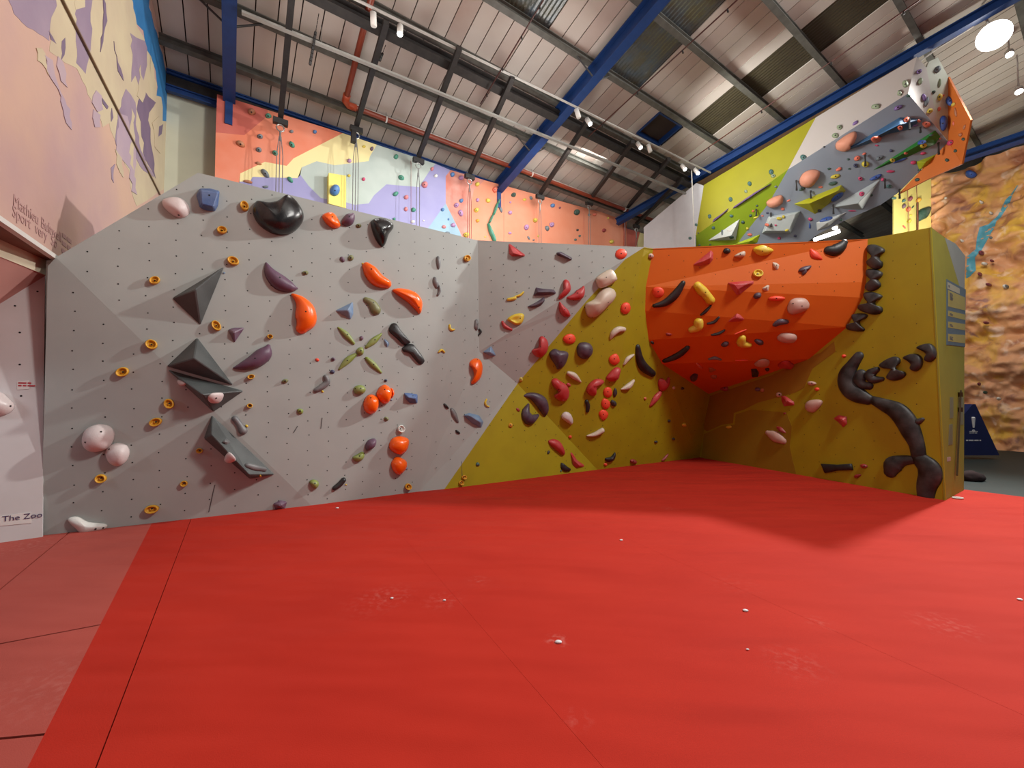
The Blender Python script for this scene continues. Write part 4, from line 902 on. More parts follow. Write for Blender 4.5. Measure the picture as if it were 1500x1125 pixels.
for pts, rad, bl, lab in ((((222, 188), (290, 250), (360, 330)), (8, 26, 14), (307, 248), 'green spindle hold, upper left arm of the green cross'), (((615, 245), (550, 305), (480, 365)), (8, 28, 14), (558, 298), 'green spindle hold, upper right arm of the green cross'),
                          (((375, 437), (305, 490), (228, 570)), (16, 28, 8), (305, 487), 'green spindle hold, lower left arm of the green cross'), (((482, 470), (540, 525), (612, 598)), (16, 26, 10), (546, 524), 'green spindle hold, lower right arm of the green cross')):
    sausage('f', pts, rad, .05, 'grn', lab, bolts=(bl,), name='spindle_hold')
blob('f', ((385, 400), (410, 370), (440, 368), (455, 400), (445, 435), (405, 438)), .07, 'grn', 'round green hold at the centre of the green cross', bolts=((430, 398),))
blob('f', ((690, 180), (715, 148), (750, 155), (790, 215), (875, 315), (860, 335), (820, 348), (760, 290), (690, 225)), .09, 'blk', 'upper flat black bar-shaped hold right of the green cross', peak=(770, 240), rough=.45, chalk=.15, power=.3, bolts=((735, 185),))
blob('f', ((805, 375), (850, 342), (900, 338), (930, 370), (990, 450), (1010, 495), (990, 522), (960, 520), (910, 465), (870, 420), (820, 408)), .08, 'blk', 'lower black bar-shaped hold touching the end of the upper one', peak=(915, 415), rough=.4, chalk=.25, power=.4, bolts=((980, 500),))
blob('f', ((570, 790), (600, 730), (650, 708), (700, 750), (705, 810), (680, 870), (640, 885), (590, 850)), .17, 'ora', 'bright orange ball hold, upper of the touching orange pair', bolts=((648, 752),), rough=.2, chalk=.03)
blob('f', ((700, 740), (722, 755), (728, 795), (712, 830), (700, 835), (704, 790)), .1, 'ora', 'small orange sliver peeping out behind the upper orange ball', rough=.25, chalk=.03)
blob('f', ((450, 880), (480, 815), (530, 797), (580, 830), (588, 890), (565, 955), (515, 978), (465, 950)), .17, 'ora', 'bright orange ball hold, lower left of the touching pair', bolts=((520, 830),), rough=.2, chalk=.03)
blob('g', ((650, 450), (675, 408), (730, 394), (785, 410), (792, 450), (770, 505), (725, 528), (680, 512), (652, 485)), .17, 'ora', 'bright orange rounded hold below the small white ring hold', rough=.22, chalk=.03)
blob('g', ((668, 580), (700, 545), (750, 558), (777, 585), (768, 635), (720, 677), (680, 650), (665, 610)), .16, 'ora', 'bright orange rounded hold lowest of all orange holds', rough=.22, chalk=.03)
facet('f', ((818, 782), (860, 782), (950, 795), (948, 885), (870, 880), (835, 840)), ((865, 828), (930, 835)), .12, 'blu', 'small blue block hold right of the orange balls', bolts=((905, 812),))
blob('f', ((362, 745), (390, 718), (440, 715), (470, 745), (465, 775), (430, 800), (375, 790)), .09, 'grn', 'green rounded block hold left of the orange balls', bolts=((428, 742), (378, 745)))
blob('g', ((382, 548), (420, 525), (455, 508), (468, 535), (455, 565), (420, 582), (392, 570)), .08, 'grn', 'green curled hold left of the lower purple hold', bolts=((434, 540),))
blob('g', ((475, 460), (495, 425), (535, 410), (554, 425), (545, 465), (520, 490), (485, 502)), .12, 'pur', 'purple rounded hold in the lower middle of the grey wall')
blob('g', ((65, 730), (90, 712), (125, 722), (135, 750), (115, 778), (90, 772)), .08, 'grn', 'green rounded hold low on the wall, left of the black pipe hold', bolts=((107, 740),))
sausage('g', ((250, 775), (290, 745), (315, 715)), (15, 18, 17), .06, 'blk', 'short black pipe-shaped hold low on the grey wall', chalk=.2)
for fr, x, y, r, lab in (('g', 335, 750, 7, 'tiny yellow tag stuck by the short black pipe hold'), ('c', 706, 920, 13, 'small yellow chip beside the lower grey bone-shaped hold'), ('c', 1262, 668, 11, 'small yellow tag under the upper grey bone-shaped hold'), ('d', 808, 486, 10, 'small yellow chip on the long charcoal wedge'), ('e', 358, 532, 11, 'small yellow tag at the tip of the orange bean')):
    small(fr, x, y, r, r * .7, 30, 'lem', lab, 'chip', G_)
for fr, x, y, lab in (('f', 603, 943, 'tiny blue tag beside the lower left orange ball'), ('f', 708, 850, 'tiny blue tag beneath the upper orange ball'), ('g', 778, 634, 'tiny blue tag beside the lowest orange hold'), ('b', 540, 800, 'tiny pale blue tag near the tip of the topmost charcoal pyramid')):
    small(fr, x, y, 10, 7, -20, 'sbl', lab, 'tag', G_)
blob('a', ((303, 735), (318, 695), (365, 677), (410, 690), (421, 725), (400, 765), (350, 780), (315, 768)), .17, 'wht', 'larger smooth white hold of the pair at lower left', bolts=((370, 706), (312, 745)), name='sloper_hold')
blob('a', ((388, 775), (420, 748), (460, 752), (476, 780), (462, 815), (430, 832), (398, 815)), .13, 'wht', 'smaller white hold just below the larger white one', bolts=((400, 770),), name='sloper_hold', peak=(432, 795))
blob('a', ((248, 1025), (285, 1016), (325, 1035), (385, 1042), (393, 1055), (370, 1068), (310, 1082), (280, 1060)), .09, 'wh2', 'chalky white bone-shaped hold at the foot of the wall, far left', bolts=((378, 1058), (350, 1062)))
blob('c', ((425, 700), (460, 678), (530, 678), (530, 712), (500, 745), (445, 750), (422, 728)), .05, 'wht', 'smooth white hold fixed on the charcoal volume', bolts=((483, 716),))
blob('c', ((205, 580), (230, 588), (262, 610), (250, 622), (222, 605)), .04, 'wht', 'small pale hold on the shaded side of the charcoal volume')
blob('d', ((575, 312), (600, 325), (626, 358), (618, 378), (585, 384), (555, 365), (556, 335)), .06, 'wht', 'white shell-like hold clamped on the edge of the long charcoal wedge')
facet('d', ((520, 240), (555, 205), (600, 240), (560, 260)), ((555, 230),), .06, 'gry', 'small dark grey pyramid chip on the long charcoal wedge')
sausage('d', ((710, 410), (760, 425), (835, 440)), (16, 20, 14), .05, 'gry', 'dark grey bone-shaped hold lying on the long charcoal wedge')
sausage('c', ((620, 865), (655, 910), (680, 955)), (17, 17, 24), .06, 'gry', 'grey bone-shaped hold above the long charcoal wedge', chalk=.5)
sausage('c', ((1285, 560), (1295, 600), (1255, 635), (1215, 658)), (16, 20, 20, 16), .06, 'gry', 'grey bone-shaped hold below left of the green cross', chalk=.6)
facet('c', ((565, 212), (615, 196), (700, 196), (616, 320)), ((612, 236),), .1, 'pur', 'purple faceted wedge hold between the two purple crescents')
facet('d', ((896, 686), (958, 658), (1008, 672), (988, 735), (912, 735)), ((950, 700),), .1, 'pur', 'purple wedge hold touching the red mat')
facet('g', ((1190, 240), (1235, 222), (1310, 240), (1342, 290), (1325, 338), (1250, 300)), ((1240, 245), (1315, 290)), .13, 'sbl', 'steel blue shell-shaped faceted hold beside the yellow triangle')
blob('z', ((687, 531), (692, 526), (699, 525), (705, 531), (706, 544), (702, 556), (693, 563), (690, 560), (694, 550), (692, 540), (688, 536)), .14, 'ora', 'bright orange hook hold just left of the small chalky blue wedge', peak=(699, 543), rough=.28, chalk=.1, k=3)
facet('h', ((142, 942), (212, 890), (253, 970), (215, 978)), ((205, 945),), .12, 'sbl', 'small chalky blue wedge where the grey facets meet')
blob('e', ((900, 478), (915, 480), (925, 520), (922, 560), (908, 574), (898, 545), (893, 500)), .05, 'gry', 'chalky dark slim hold right of the orange leaf, upper', chalk=.6)
blob('e', ((875, 630), (892, 632), (895, 665), (912, 670), (912, 700), (895, 715), (878, 690), (868, 660)), .05, 'gry', 'chalky dark slim hold, middle of the upper right column', chalk=.6)
sausage('e', ((912, 695), (918, 730), (905, 762)), (8, 11, 8), .05, 'gry', 'chalky dark curved hold, lowest of the upper right column', chalk=.6)
blob('e', ((1178, 945), (1195, 940), (1200, 975), (1198, 1010), (1188, 1022), (1172, 1000), (1172, 975)), .05, 'gry', 'chalky dark hold left of the red and yellow holds', chalk=.8)
sausage('e', ((1210, 1012), (1222, 1030), (1205, 1055)), (6, 8, 6), .04, 'blk', 'small black hook below the chalky dark hold')
blob('f', ((1183, 888), (1200, 883), (1228, 915), (1230, 930), (1200, 920)), .04, 'blk', 'small black hold at the upper tip of the grey lozenge hold')
blob('f', ((1240, 930), (1265, 922), (1300, 965), (1325, 1050), (1305, 1055), (1260, 990)), .05, 'gry', 'lozenge-shaped grey hold with black rim near the steel blue shell', chalk=.7)
blob('g', ((1135, 352), (1148, 350), (1170, 372), (1160, 378), (1142, 370)), .04, 'blk', 'small black oval hold under the grey lozenge hold')
small('b', 1408, 700, 26, 16, 55, 'pur', 'small purple hold left of a small olive knob, upper middle', region=G_)
small('b', 1468, 690, 22, 20, 0, 'olv', 'small olive knob right of the small purple hold, upper middle', region=G_, b=True)
small('e', 326, 254, 22, 16, 10, 'olv', 'small olive knob between the purple hold and the black heart', region=G_, b=True)
small('b', 1136, 800, 24, 17, 0, 'olv', 'small olive knob above the orange horn hold', region=G_, b=True)
small('c', 988, 592, 24, 18, -20, 'olv', 'small olive knob right of the lower purple crescent', region=G_, b=True)
small('c', 1098, 812, 26, 20, 15, 'grn', 'small green ring hold above the long empty stretch of grey wall', region=G_, b=True)
small('f', 660, 1022, 22, 20, 0, 'olv', 'small olive cube hold between the orange balls and white ring', region=G_, b=True)
small('f', 30, 482, 20, 14, 20, 'orr', 'tiny orange-red hold left of the green cross', region=G_)
small('f', 175, 477, 22, 18, 0, 'pur', 'tiny purple square hold left of the green cross', region=G_, b=True)
small('f', 168, 592, 25, 18, 10, 'nav', 'small navy oval hold below the tiny purple square', region=G_)
small('f', 657, 672, 15, 14, 0, 'nav', 'tiny navy round hold just above the upper orange ball', region=G_, b=True)
small('f', 433, 285, 18, 22, 10, 'pur', 'tiny purple triangle hold inside the top of the green cross', region=G_)
facet('f', ((635, 290), (655, 292), (690, 325), (688, 352), (668, 375), (645, 335)), ((668, 330),), .05, 'sbl', 'small steel blue leaf hold between green cross and black bars')
jug('g', 735, 340, 26, 27, 10, 'fwh', 'small white ring hold directly above the lower orange holds', h=.06)
sausage('f', ((1240, 165), (1242, 192), (1258, 208), (1282, 205)), (9, 12, 12, 8), .04, 'lem', 'small yellow hook hold right of the upper black bar')
sausage('f', ((1140, 412), (1165, 392), (1192, 412)), (8, 11, 8), .04, 'lem', 'small yellow arch hold right of the lower black bar')
sausage('g', ((1362, 125), (1352, 150), (1362, 172), (1380, 178)), (6, 8, 7, 5), .04, 'lem', 'small yellow crescent hold above the steel blue shell')
# --- yellow jugs
for a_ in (('a', 567, 153, 20, 15, -10, 'yellow round jug highest on the left, left of the topmost charcoal pyramid'), ('a', 555, 387, 23, 18, 20, 'yellow round jug upper left of the middle charcoal volume'),
           ('a', 450, 487, 24, 17, -12, 'yellow round jug furthest left, alone in the darker facet'), ('a', 620, 603, 20, 17, 35, 'yellow round jug below left of the charcoal volumes, upper of two'),
           ('a', 571, 670, 24, 15, -15, 'yellow round jug below left of the charcoal volumes, lower of two'), ('a', 371, 876, 21, 15, 0, 'yellow round jug just under the white pair'),
           ('a', 557, 988, 27, 14, -8, 'yellow oval jug nearest the mat on the left'), ('a', 731, 775, 13, 9, 0, 'small yellow jug left of the top of the long wedge'), ('a', 674, 895, 14, 10, -10, 'small yellow jug left of the middle of the long wedge'),
           ('b', 690, 312, 30, 40, -30, 'yellow round jug between the blue block and black kidney'), ('b', 526, 488, 38, 28, 10, 'yellow round jug below the blue block'), ('b', 607, 713, 46, 31, 25, 'yellow oval jug above the tip of the topmost pyramid'),
           ('c', 484, 186, 30, 44, -40, 'yellow round jug between topmost pyramid and purple wedge'), ('c', 877, 266, 22, 17, 10, 'small yellow jug above the lower purple crescent'), ('c', 738, 560, 28, 18, -10, 'small yellow jug under the lower purple crescent'),
           ('c', 729, 771, 22, 16, 0, 'small yellow jug right of the charcoal volume with the white hold'), ('e', 1118, 494, 25, 24, 0, 'yellow round jug high on the strip left of the red fin'), ('g', 787, 763, 24, 23, 0, 'yellow round knob at the foot of the wall left of the yellow triangle')):
    jug(*a_[:6], 'yel', a_[6], h=.055 if a_[3] > 16 else .04)
jug('g', 1198, 695, 17, 16, 0, 'yel', 'upper of two small yellow knobs low on the yellow triangle', 'yellow triangle', .04)
jug('g', 1177, 736, 18, 18, 0, 'yel', 'lower of two small yellow knobs low on the yellow triangle', 'yellow triangle', .04)
small('g', 1298, 600, 14, 15, 0, 'teal', 'small dark teal hold low on the yellow triangle', region='yellow triangle')
# --- around the pink-grey and yellow overhanging panels
Y_ = 'yellow overhanging panel'
facet('h', ((347, 92), (360, 90), (478, 176), (476, 190), (372, 192), (350, 170)), ((385, 165), (440, 180)), .1, 'red', 'red shark-fin hold under the top edge of the upper grey panel', bolts=((398, 145),))
facet('h', ((722, 160), (760, 152), (848, 202), (845, 222), (800, 212), (725, 182)), ((745, 165), (825, 205)), .1, 'dpu', 'dark purple ribbed hold under the top edge of the upper grey panel')
small('h', 1232, 170, 48, 44, 0, 'orr', 'flat orange-red hold at the top where grey meets yellow', h=.06, region=Y_)
facet('h', ((540, 500), (562, 432), (600, 440), (705, 450), (722, 475), (715, 488), (610, 500)), ((580, 470), (690, 470)), .1, 'dpu', 'upper dark purple slab hold left of the red petals')
facet('h', ((483, 588), (560, 550), (632, 502), (632, 545), (600, 580), (540, 595)), ((560, 575), (615, 545)), .1, 'dpu', 'lower dark purple blade hold left of the red petals')
blob('h', ((778, 385), (800, 372), (825, 395), (836, 450), (810, 490), (765, 522), (740, 525), (745, 495), (775, 455)), .12, 'red', 'red petal hold, upper left of the three red petals', bolts=((788, 445),))
sausage('h', ((812, 515), (865, 508), (905, 485), (935, 430)), (8, 28, 38, 8), .12, 'red', 'red crescent petal hold, rightmost of the three red petals', bolts=((890, 478),))
sausage('h', ((748, 552), (765, 600), (800, 640), (828, 655)), (6, 26, 28, 6), .12, 'red', 'red fin hold, lowest of the three red petals', bolts=((790, 608),))
sausage('h', ((345, 530), (395, 520), (405, 505), (440, 495), (466, 470)), (12, 14, 8, 10, 6), .05, 'lem', 'chalky yellow squiggle hold on the upper grey panel')
blob('h', ((336, 685), (380, 650), (440, 637), (470, 650), (465, 690), (445, 722), (405, 730), (370, 712)), .11, 'lem', 'yellow ring-shaped hold with a chalky pocket', dish=.7, bolts=((440, 676),), peak=(400, 690))
sausage('h', ((300, 705), (320, 740), (370, 765)), (10, 16, 10), .06, 'red', 'small red curved hold below the yellow ring hold')
blob('h', ((1028, 370), (1060, 335), (1135, 292), (1165, 305), (1188, 350), (1185, 378), (1120, 420), (1060, 440), (1040, 415)), .16, 'crm', 'cream pillow-shaped hold, upper of the two big cream holds', bolts=((1115, 355), (1040, 368)), chalk=.4, power=.35)
blob('h', ((1085, 445), (1130, 434), (1170, 450), (1185, 490), (1160, 540), (1120, 580), (1060, 640), (1005, 672), (965, 655), (947, 600), (955, 560), (1010, 530), (1050, 480)), .24, 'crm', 'large cream boot-shaped hold bulging over the yellow overhang', peak=(1075, 560), bolts=((1130, 552), (1006, 668)), chalk=.4, rings=9)
small('h', 1265, 597, 40, 50, 5, 'orr', 'flat orange-red hold right of the large cream boot', h=.06, region=Y_, b=True)
small('h', 828, 838, 52, 46, -15, 'orr', 'flat orange-red hold above the dark purple sloper pair', h=.06, region=Y_, b=True)
small('h', 1178, 996, 46, 44, -20, 'orr', 'flat orange-red hold left of the thin white curved hold', h=.06, region=Y_, b=True)
blob('i', ((420, 165), (445, 152), (475, 180), (482, 225), (465, 270), (430, 298), (395, 288), (370, 258), (380, 240), (415, 225)), .14, 'red', 'big red bean hold on the pinkish grey panel', peak=(435, 232), bolts=((430, 222),), chalk=.5)
blob('i', ((492, 262), (525, 238), (560, 250), (605, 256), (620, 280), (600, 340), (575, 370), (545, 380), (530, 350), (505, 315), (490, 285)), .14, 'dpu', 'dark purple heart-shaped sloper, left of the round one', peak=(560, 290), bolts=((572, 330),))
blob('i', ((690, 205), (730, 193), (770, 205), (787, 245), (770, 290), (730, 310), (690, 290), (677, 245)), .14, 'dpu', 'round dark purple sloper with a chalky top', bolts=((770, 244),), chalk=.6)
sausage('i', ((912, 170), (925, 135), (960, 108), (1000, 105)), (6, 20, 22, 16), .08, 'crm', 'cream arched hold right of the round purple sloper')
sausage('i', ((1000, 345), (1025, 305), (1068, 278)), (7, 14, 5), .07, 'crm', 'thin cream curved hold left of the black boomerang')
sausage('i', ((622, 405), (660, 425), (705, 465)), (14, 22, 6), .08, 'crm', 'cream horn hold between the purple heart and red kidneys')
blob('i', ((505, 455), (535, 440), (570, 462), (610, 490), (626, 540), (610, 590), (570, 598), (530, 575), (525, 555), (550, 535), (515, 495)), .14, 'red', 'big red kidney hold, left of the pair on the yellow panel', peak=(575, 520), bolts=((556, 518),), chalk=.45)
small('i', 622, 485, 18, 12, 20, 'red', 'small red nub at the shoulder of the left red kidney', region=Y_)
blob('i', ((770, 470), (810, 445), (855, 450), (862, 470), (825, 492), (812, 515), (808, 555), (775, 560), (745, 535), (745, 505)), .13, 'red', 'red kidney hold with chalky centre, right of the pair', peak=(785, 500), bolts=((802, 500),), chalk=.6)
blob('i', ((878, 440), (905, 400), (940, 368), (975, 370), (970, 410), (955, 450), (915, 462)), .12, 'red', 'red chalky wedge hold beneath the orange-red holds', chalk=.7)
for j_, (a, b_) in enumerate(((892, 535), (876, 615), (862, 690))):
    small('i', a, b_, 33, 38, -10, 'orr', 'flat orange-red hold, %s of the vertical row of three' % ('top', 'middle', 'bottom')[j_], h=.05, region=Y_, b=True)
small('i', 940, 540, 13, 34, 5, 'blk', 'small dark chalky hold beside the top of the orange-red row', region=Y_)
small('i', 930, 612, 18, 24, -20, 'blk', 'small dark chalky hold beside the middle of the orange-red row', region=Y_)
sausage('i', ((985, 515), (1030, 495), (1068, 455)), (6, 22, 8), .08, 'crm', 'cream pointed hold below the thin cream curved one')
sausage('i', ((1095, 225), (1105, 300), (1135, 360), (1200, 410)), (18, 28, 32, 22), .09, 'blk', 'black boomerang hold at the left of the orange overhang', chalk=.5)
sausage('i', ((745, 600), (755, 630), (752, 665)), (14, 15, 12), .05, 'blk', 'short black bar hold between the red kidneys and white hold', chalk=.6)
blob('i', ((575, 690), (600, 670), (635, 685), (652, 730), (640, 758), (600, 735), (575, 712)), .1, 'wht', 'white tooth-shaped hold below the left red kidney', chalk=.5)
sausage('i', ((750, 835), (800, 825), (850, 798)), (5, 16, 18), .08, 'crm', 'cream shelf-shaped hold low at the crease of the yellow wall')
small('i', 296, 448, 13, 16, 0, 'fye', 'small pale yellow screw-on ring hold beside the pink-grey panel', region=Y_, b=True)
small('i', 224, 763, 16, 16, 0, 'yel', 'small yellow hold in the middle of the yellow triangle', region='yellow triangle')
small('i', 275, 657, 16, 9, 50, 'dred', 'tiny dark red hold left of the purple crescents', region='yellow triangle')
sausage('i', ((310, 560), (370, 562), (430, 600), (455, 660), (455, 705)), (8, 26, 42, 32, 6), .12, 'dpu', 'dark purple crescent hold, upper of the interlocking pair')
sausage('i', ((345, 620), (325, 680), (355, 725), (412, 695)), (8, 34, 38, 10), .12, 'dpu', 'dark purple crescent hold, lower of the interlocking pair', chalk=.5)
small('i', 633, 842, 12, 10, 0, 'orr', 'tiny orange-red hold near the lower crease', region=Y_)
blob('i', ((483, 870), (520, 857), (555, 872), (580, 910), (594, 955), (580, 970), (540, 940), (495, 900)), .11, 'red', 'red elongated hold low, upper left of the two near the mat')
facet('i', ((632, 948), (645, 948), (680, 1000), (730, 1035), (730, 1050), (670, 1058), (650, 1035)), ((665, 1010), (700, 1040)), .08, 'red', 'red fin hold low, right of the two near the mat')
small('i', 484, 950, 9, 14, 20, 'blk', 'tiny black hold left of the low red elongated hold', region='yellow triangle')
blob('i', ((568, 1025), (580, 1022), (610, 1045), (636, 1065), (625, 1080), (590, 1078), (568, 1055)), .07, 'blk', 'black fin hold touching the lower right of the yellow triangle')
small('i', 570, 1076, 6, 8, 0, 'teal', 'tiny teal tag under the black fin hold', region='yellow triangle')
blob('i', ((872, 990), (910, 980), (940, 948), (942, 975), (925, 1005), (885, 1015)), .07, 'blk', 'black wedge hold low on the inner yellow panel')
small('i', 875, 1032, 12, 10, 0, 'orr', 'tiny orange-red hold under the black wedge hold', region='inner yellow panel')
# --- inner panel
I_ = 'inner yellow panel'
blob('i', ((1240, 450), (1265, 440), (1285, 462), (1308, 430), (1312, 470), (1290, 515), (1255, 530), (1236, 490)), .1, 'red', 'red double-lobed hold under the left edge of the orange overhang', chalk=.6)
sausage('i', ((1245, 545), (1215, 580), (1182, 628)), (18, 24, 8), .08, 'red', 'red teardrop hold just below the double-lobed one', chalk=.5)
for (x, y, rx, ry, c, lab) in ((22, 392, 9, 9, 'cor', 'tiny coral hold left of the red teardrop'), (218, 320, 9, 12, 'crm', 'tiny cream hold right of the double-lobed red hold'), (278, 324, 12, 9, 'blk', 'tiny black hold right of the tiny cream hold'), (188, 546, 10, 9, 'blk', 'tiny black knob halfway down the inner panel'),
                               (97, 690, 12, 9, 'blk', 'tiny black knob lower left on the inner panel'), (217, 671, 11, 9, 'blk', 'tiny black knob lower right on the inner panel'), (290, 573, 14, 13, 'lem', 'tiny yellow hold near the inner corner')):
    small('k', x, y, rx, ry, 0, c, lab, region=I_)
sausage('k', ((140, 815), (160, 795), (178, 775)), (6, 9, 5), .05, 'dred', 'small dark red hold just above the mat near the corner')
small('i', 1068, 1012, 24, 16, 10, 'dred', 'small dark red lump above the mat left of the corner', region=I_)
small('i', 1222, 878, 10, 8, 0, 'blk', 'small black pebble hold left of the corner', region=I_)
small('j', 175, 188, 20, 24, 0, 'pnk', 'small pale pink hold at the top beside the orange panel', region=I_, b=True)
# --- orange overhang
O_ = 'orange overhang'
sausage('j', ((205, 578), (290, 555), (370, 490), (430, 400)), (14, 26, 30, 18), .08, 'blk', 'long black curved bar, upper one on the orange overhang', chalk=.35)
small('j', 236, 470, 50, 46, 10, 'orr', 'flat orange-red hold behind the upper black curved bar', region=O_, h=.05, b=True)
facet('j', ((505, 258), (520, 245), (650, 140), (670, 160), (668, 215), (640, 252), (560, 268)), ((600, 225), (645, 200)), .12, 'red', 'red fin hold highest on the orange overhang, left of the coffee-bean hold')
blob('j', ((748, 140), (770, 124), (798, 135), (802, 158), (775, 172), (750, 162)), .06, 'blk', 'black coffee-bean hold at the top of the orange overhang', bolts=((772, 150),))
blob('j', ((832, 190), (865, 165), (905, 150), (920, 160), (912, 190), (880, 200)), .07, 'crm', 'cream teardrop hold right of the coffee-bean hold', bolts=((880, 174),))
blob('j', ((980, 130), (1045, 102), (1100, 118), (1140, 145), (1095, 178), (1040, 187), (1000, 165)), .1, 'lem', 'yellow eye-shaped hold at the top of the orange overhang', bolts=((1055, 150),))
facet('j', ((1130, 234), (1165, 238), (1190, 258), (1180, 295), (1160, 300), (1138, 270)), ((1162, 262),), .07, 'crm', 'small cream wedge right of the yellow disc hold', bolts=((1166, 260),))
jug('j', 1018, 326, 40, 31, 0, 'lem', 'yellow disc hold above the red triangle', O_, .05)
facet('j', ((778, 395), (880, 385), (985, 380), (990, 400), (880, 490), (850, 495)), ((830, 410), (940, 405), (860, 450)), .11, 'red', 'big red triangular hold in the middle of the orange overhang')
facet('j', ((1048, 440), (1095, 412), (1112, 418), (1100, 465), (1070, 462)), ((1085, 438),), .06, 'crm', 'small cream wedge right of the red triangle', bolts=((1088, 436),))
blob('j', ((985, 495), (1010, 475), (1040, 478), (1042, 505), (1010, 524), (988, 518)), .07, 'dpu', 'small dark purple block below the small cream wedge')
blob('j', ((1335, 305), (1365, 275), (1435, 262), (1425, 290), (1395, 300), (1400, 320), (1370, 340), (1360, 318)), .06, 'dpu', 'dark star-shaped crumpled hold at the right of the orange panel', bolts=((1385, 295),))
sausage('j', ((545, 420), (580, 460), (610, 490), (645, 535)), (28, 34, 30, 30), .12, 'lem', 'yellow bow-tie hold, upper of the bone shapes', bolts=((608, 472),))
sausage('j', ((552, 705), (548, 745), (500, 765)), (32, 32, 24), .1, 'lem', 'yellow angled bone hold on the middle orange band', chalk=.9)
sausage('j', ((895, 830), (890, 870), (950, 885)), (24, 30, 18), .1, 'lem', 'yellow angled bone hold on the lower orange band', chalk=.6)
for pts, lab in ((((572, 650), (610, 620), (648, 578)), 'slim black curved hold, top of the three between the bones'), (((625, 718), (675, 705), (712, 668)), 'slim black curved hold, middle of the three between the bones'), (((658, 806), (710, 795), (755, 770)), 'slim black curved hold, bottom of the three between the bones')):
    sausage('j', pts, (7, 11, 7), .05, 'blk', lab, chalk=.5)
facet('j', ((775, 705), (820, 665), (852, 635), (880, 645), (920, 685), (890, 700), (820, 708)), ((850, 670),), .1, 'red', 'red shell hold with a chalky ridge on the middle orange band')
blob('j', ((1250, 590), (1270, 540), (1320, 516), (1390, 522), (1420, 560), (1410, 600), (1350, 632), (1285, 646), (1255, 628)), .13, 'pnk', 'large pale pink rounded hold, upper right of the orange overhang', bolts=((1295, 560), (1365, 580)))
blob('j', ((1168, 828), (1195, 797), (1250, 791), (1310, 800), (1326, 828), (1300, 860), (1240, 866), (1185, 852)), .1, 'pnk', 'pale pink oval hold, lower right of the orange overhang')
blob('j', ((992, 1030), (1030, 1002), (1080, 996), (1110, 1012), (1100, 1040), (1040, 1052), (1000, 1045)), .08, 'pnk', 'pale pink oval hold on the lowest orange band')
sausage('j', ((1155, 725), (1190, 705), (1240, 705)), (16, 22, 16), .06, 'dpu', 'dark ridged bar hold between the two big pink holds', chalk=.5)
blob('j', ((728, 885), (755, 860), (788, 862), (785, 885), (750, 898)), .06, 'dpu', 'dark chalky oval hold left of the lower yellow bone')
blob('j', ((990, 850), (1010, 838), (1055, 850), (1062, 875), (1030, 885), (1000, 868)), .06, 'dpu', 'dark chalky oval hold right of the lower yellow bone')
sausage('j', ((285, 1008), (360, 980), (420, 945), (465, 905)), (16, 24, 24, 18), .08, 'blk', 'long black curved bar, lower one on the orange overhang', chalk=.9)
facet('j', ((290, 790), (310, 788), (355, 800), (330, 818), (300, 815)), ((315, 802),), .06, 'dred', 'small dark red wedge above the lower black bar')
small('j', 190, 867, 18, 10, 30, 'blk', 'tiny black hold at the left edge of the orange overhang', region=O_)
small('j', 1165, 522, 75, 20, -2, 'orr', 'flat wide orange-red ledge hold on the orange overhang', region=O_, h=.05)
sausage('j', ((635, 995), (680, 985), (728, 1000)), (7, 12, 6), .05, 'gry', 'grey chalky slim hold on the lowest crease', chalk=.9)
sausage('j', ((838, 800), (880, 782), (925, 765)), (3, 5, 3), .03, 'orr', 'thin orange-red sliver hold above the lower yellow bone')
sausage('j', ((845, 1006), (895, 1003), (938, 1004)), (4, 6, 3), .03, 'orr', 'thin orange-red sliver hold on the lowest crease')
blob('j', ((1175, 1048), (1205, 1015), (1260, 1010), (1308, 1045), (1300, 1062), (1240, 1058)), .09, 'red', 'red hold with a white chalky end at the lower right edge of the overhang', chalk=.7)
sausage('k', ((378, 150), (395, 168), (415, 185)), (4, 8, 3), .05, 'cor', 'small coral fin hold low on the orange overhang')
facet('k', ((455, 180), (485, 180), (515, 195), (480, 215), (462, 212)), ((480, 195),), .05, 'brn', 'small tan wedge low on the orange overhang')
small('k', 495, 242, 24, 12, 5, 'brn', 'small tan oval hold below the small tan wedge', region=O_)
blob('k', ((335, 240), (360, 220), (385, 228), (380, 255), (355, 272), (335, 262)), .07, 'dpu', 'dark purple chalky knob near the lowest orange tip')
facet('k', ((748, 190), (790, 186), (808, 215), (800, 245), (755, 248)), ((778, 218),), .08, 'blk', 'black and white square hold at the lower edge of the orange overhang')
small('k', 862, 192, 16, 11, 0, 'blk', 'tiny black hold right of the black and white square hold', region=O_)
small('k', 570, 322, 30, 22, 0, 'dred', 'round dull red hold at the lowest tip of the orange overhang', region=O_, b=True)
sausage('l', ((255, 245), (285, 285), (340, 318)), (7, 22, 6), .05, 'orr', 'long orange-red blade hold near the top right of the orange panel')
sausage('l', ((395, 250), (440, 250), (485, 225), (515, 190)), (26, 36, 32, 20), .09, 'blk', 'black curved sausage hold at the top edge of the orange panel', chalk=.35)
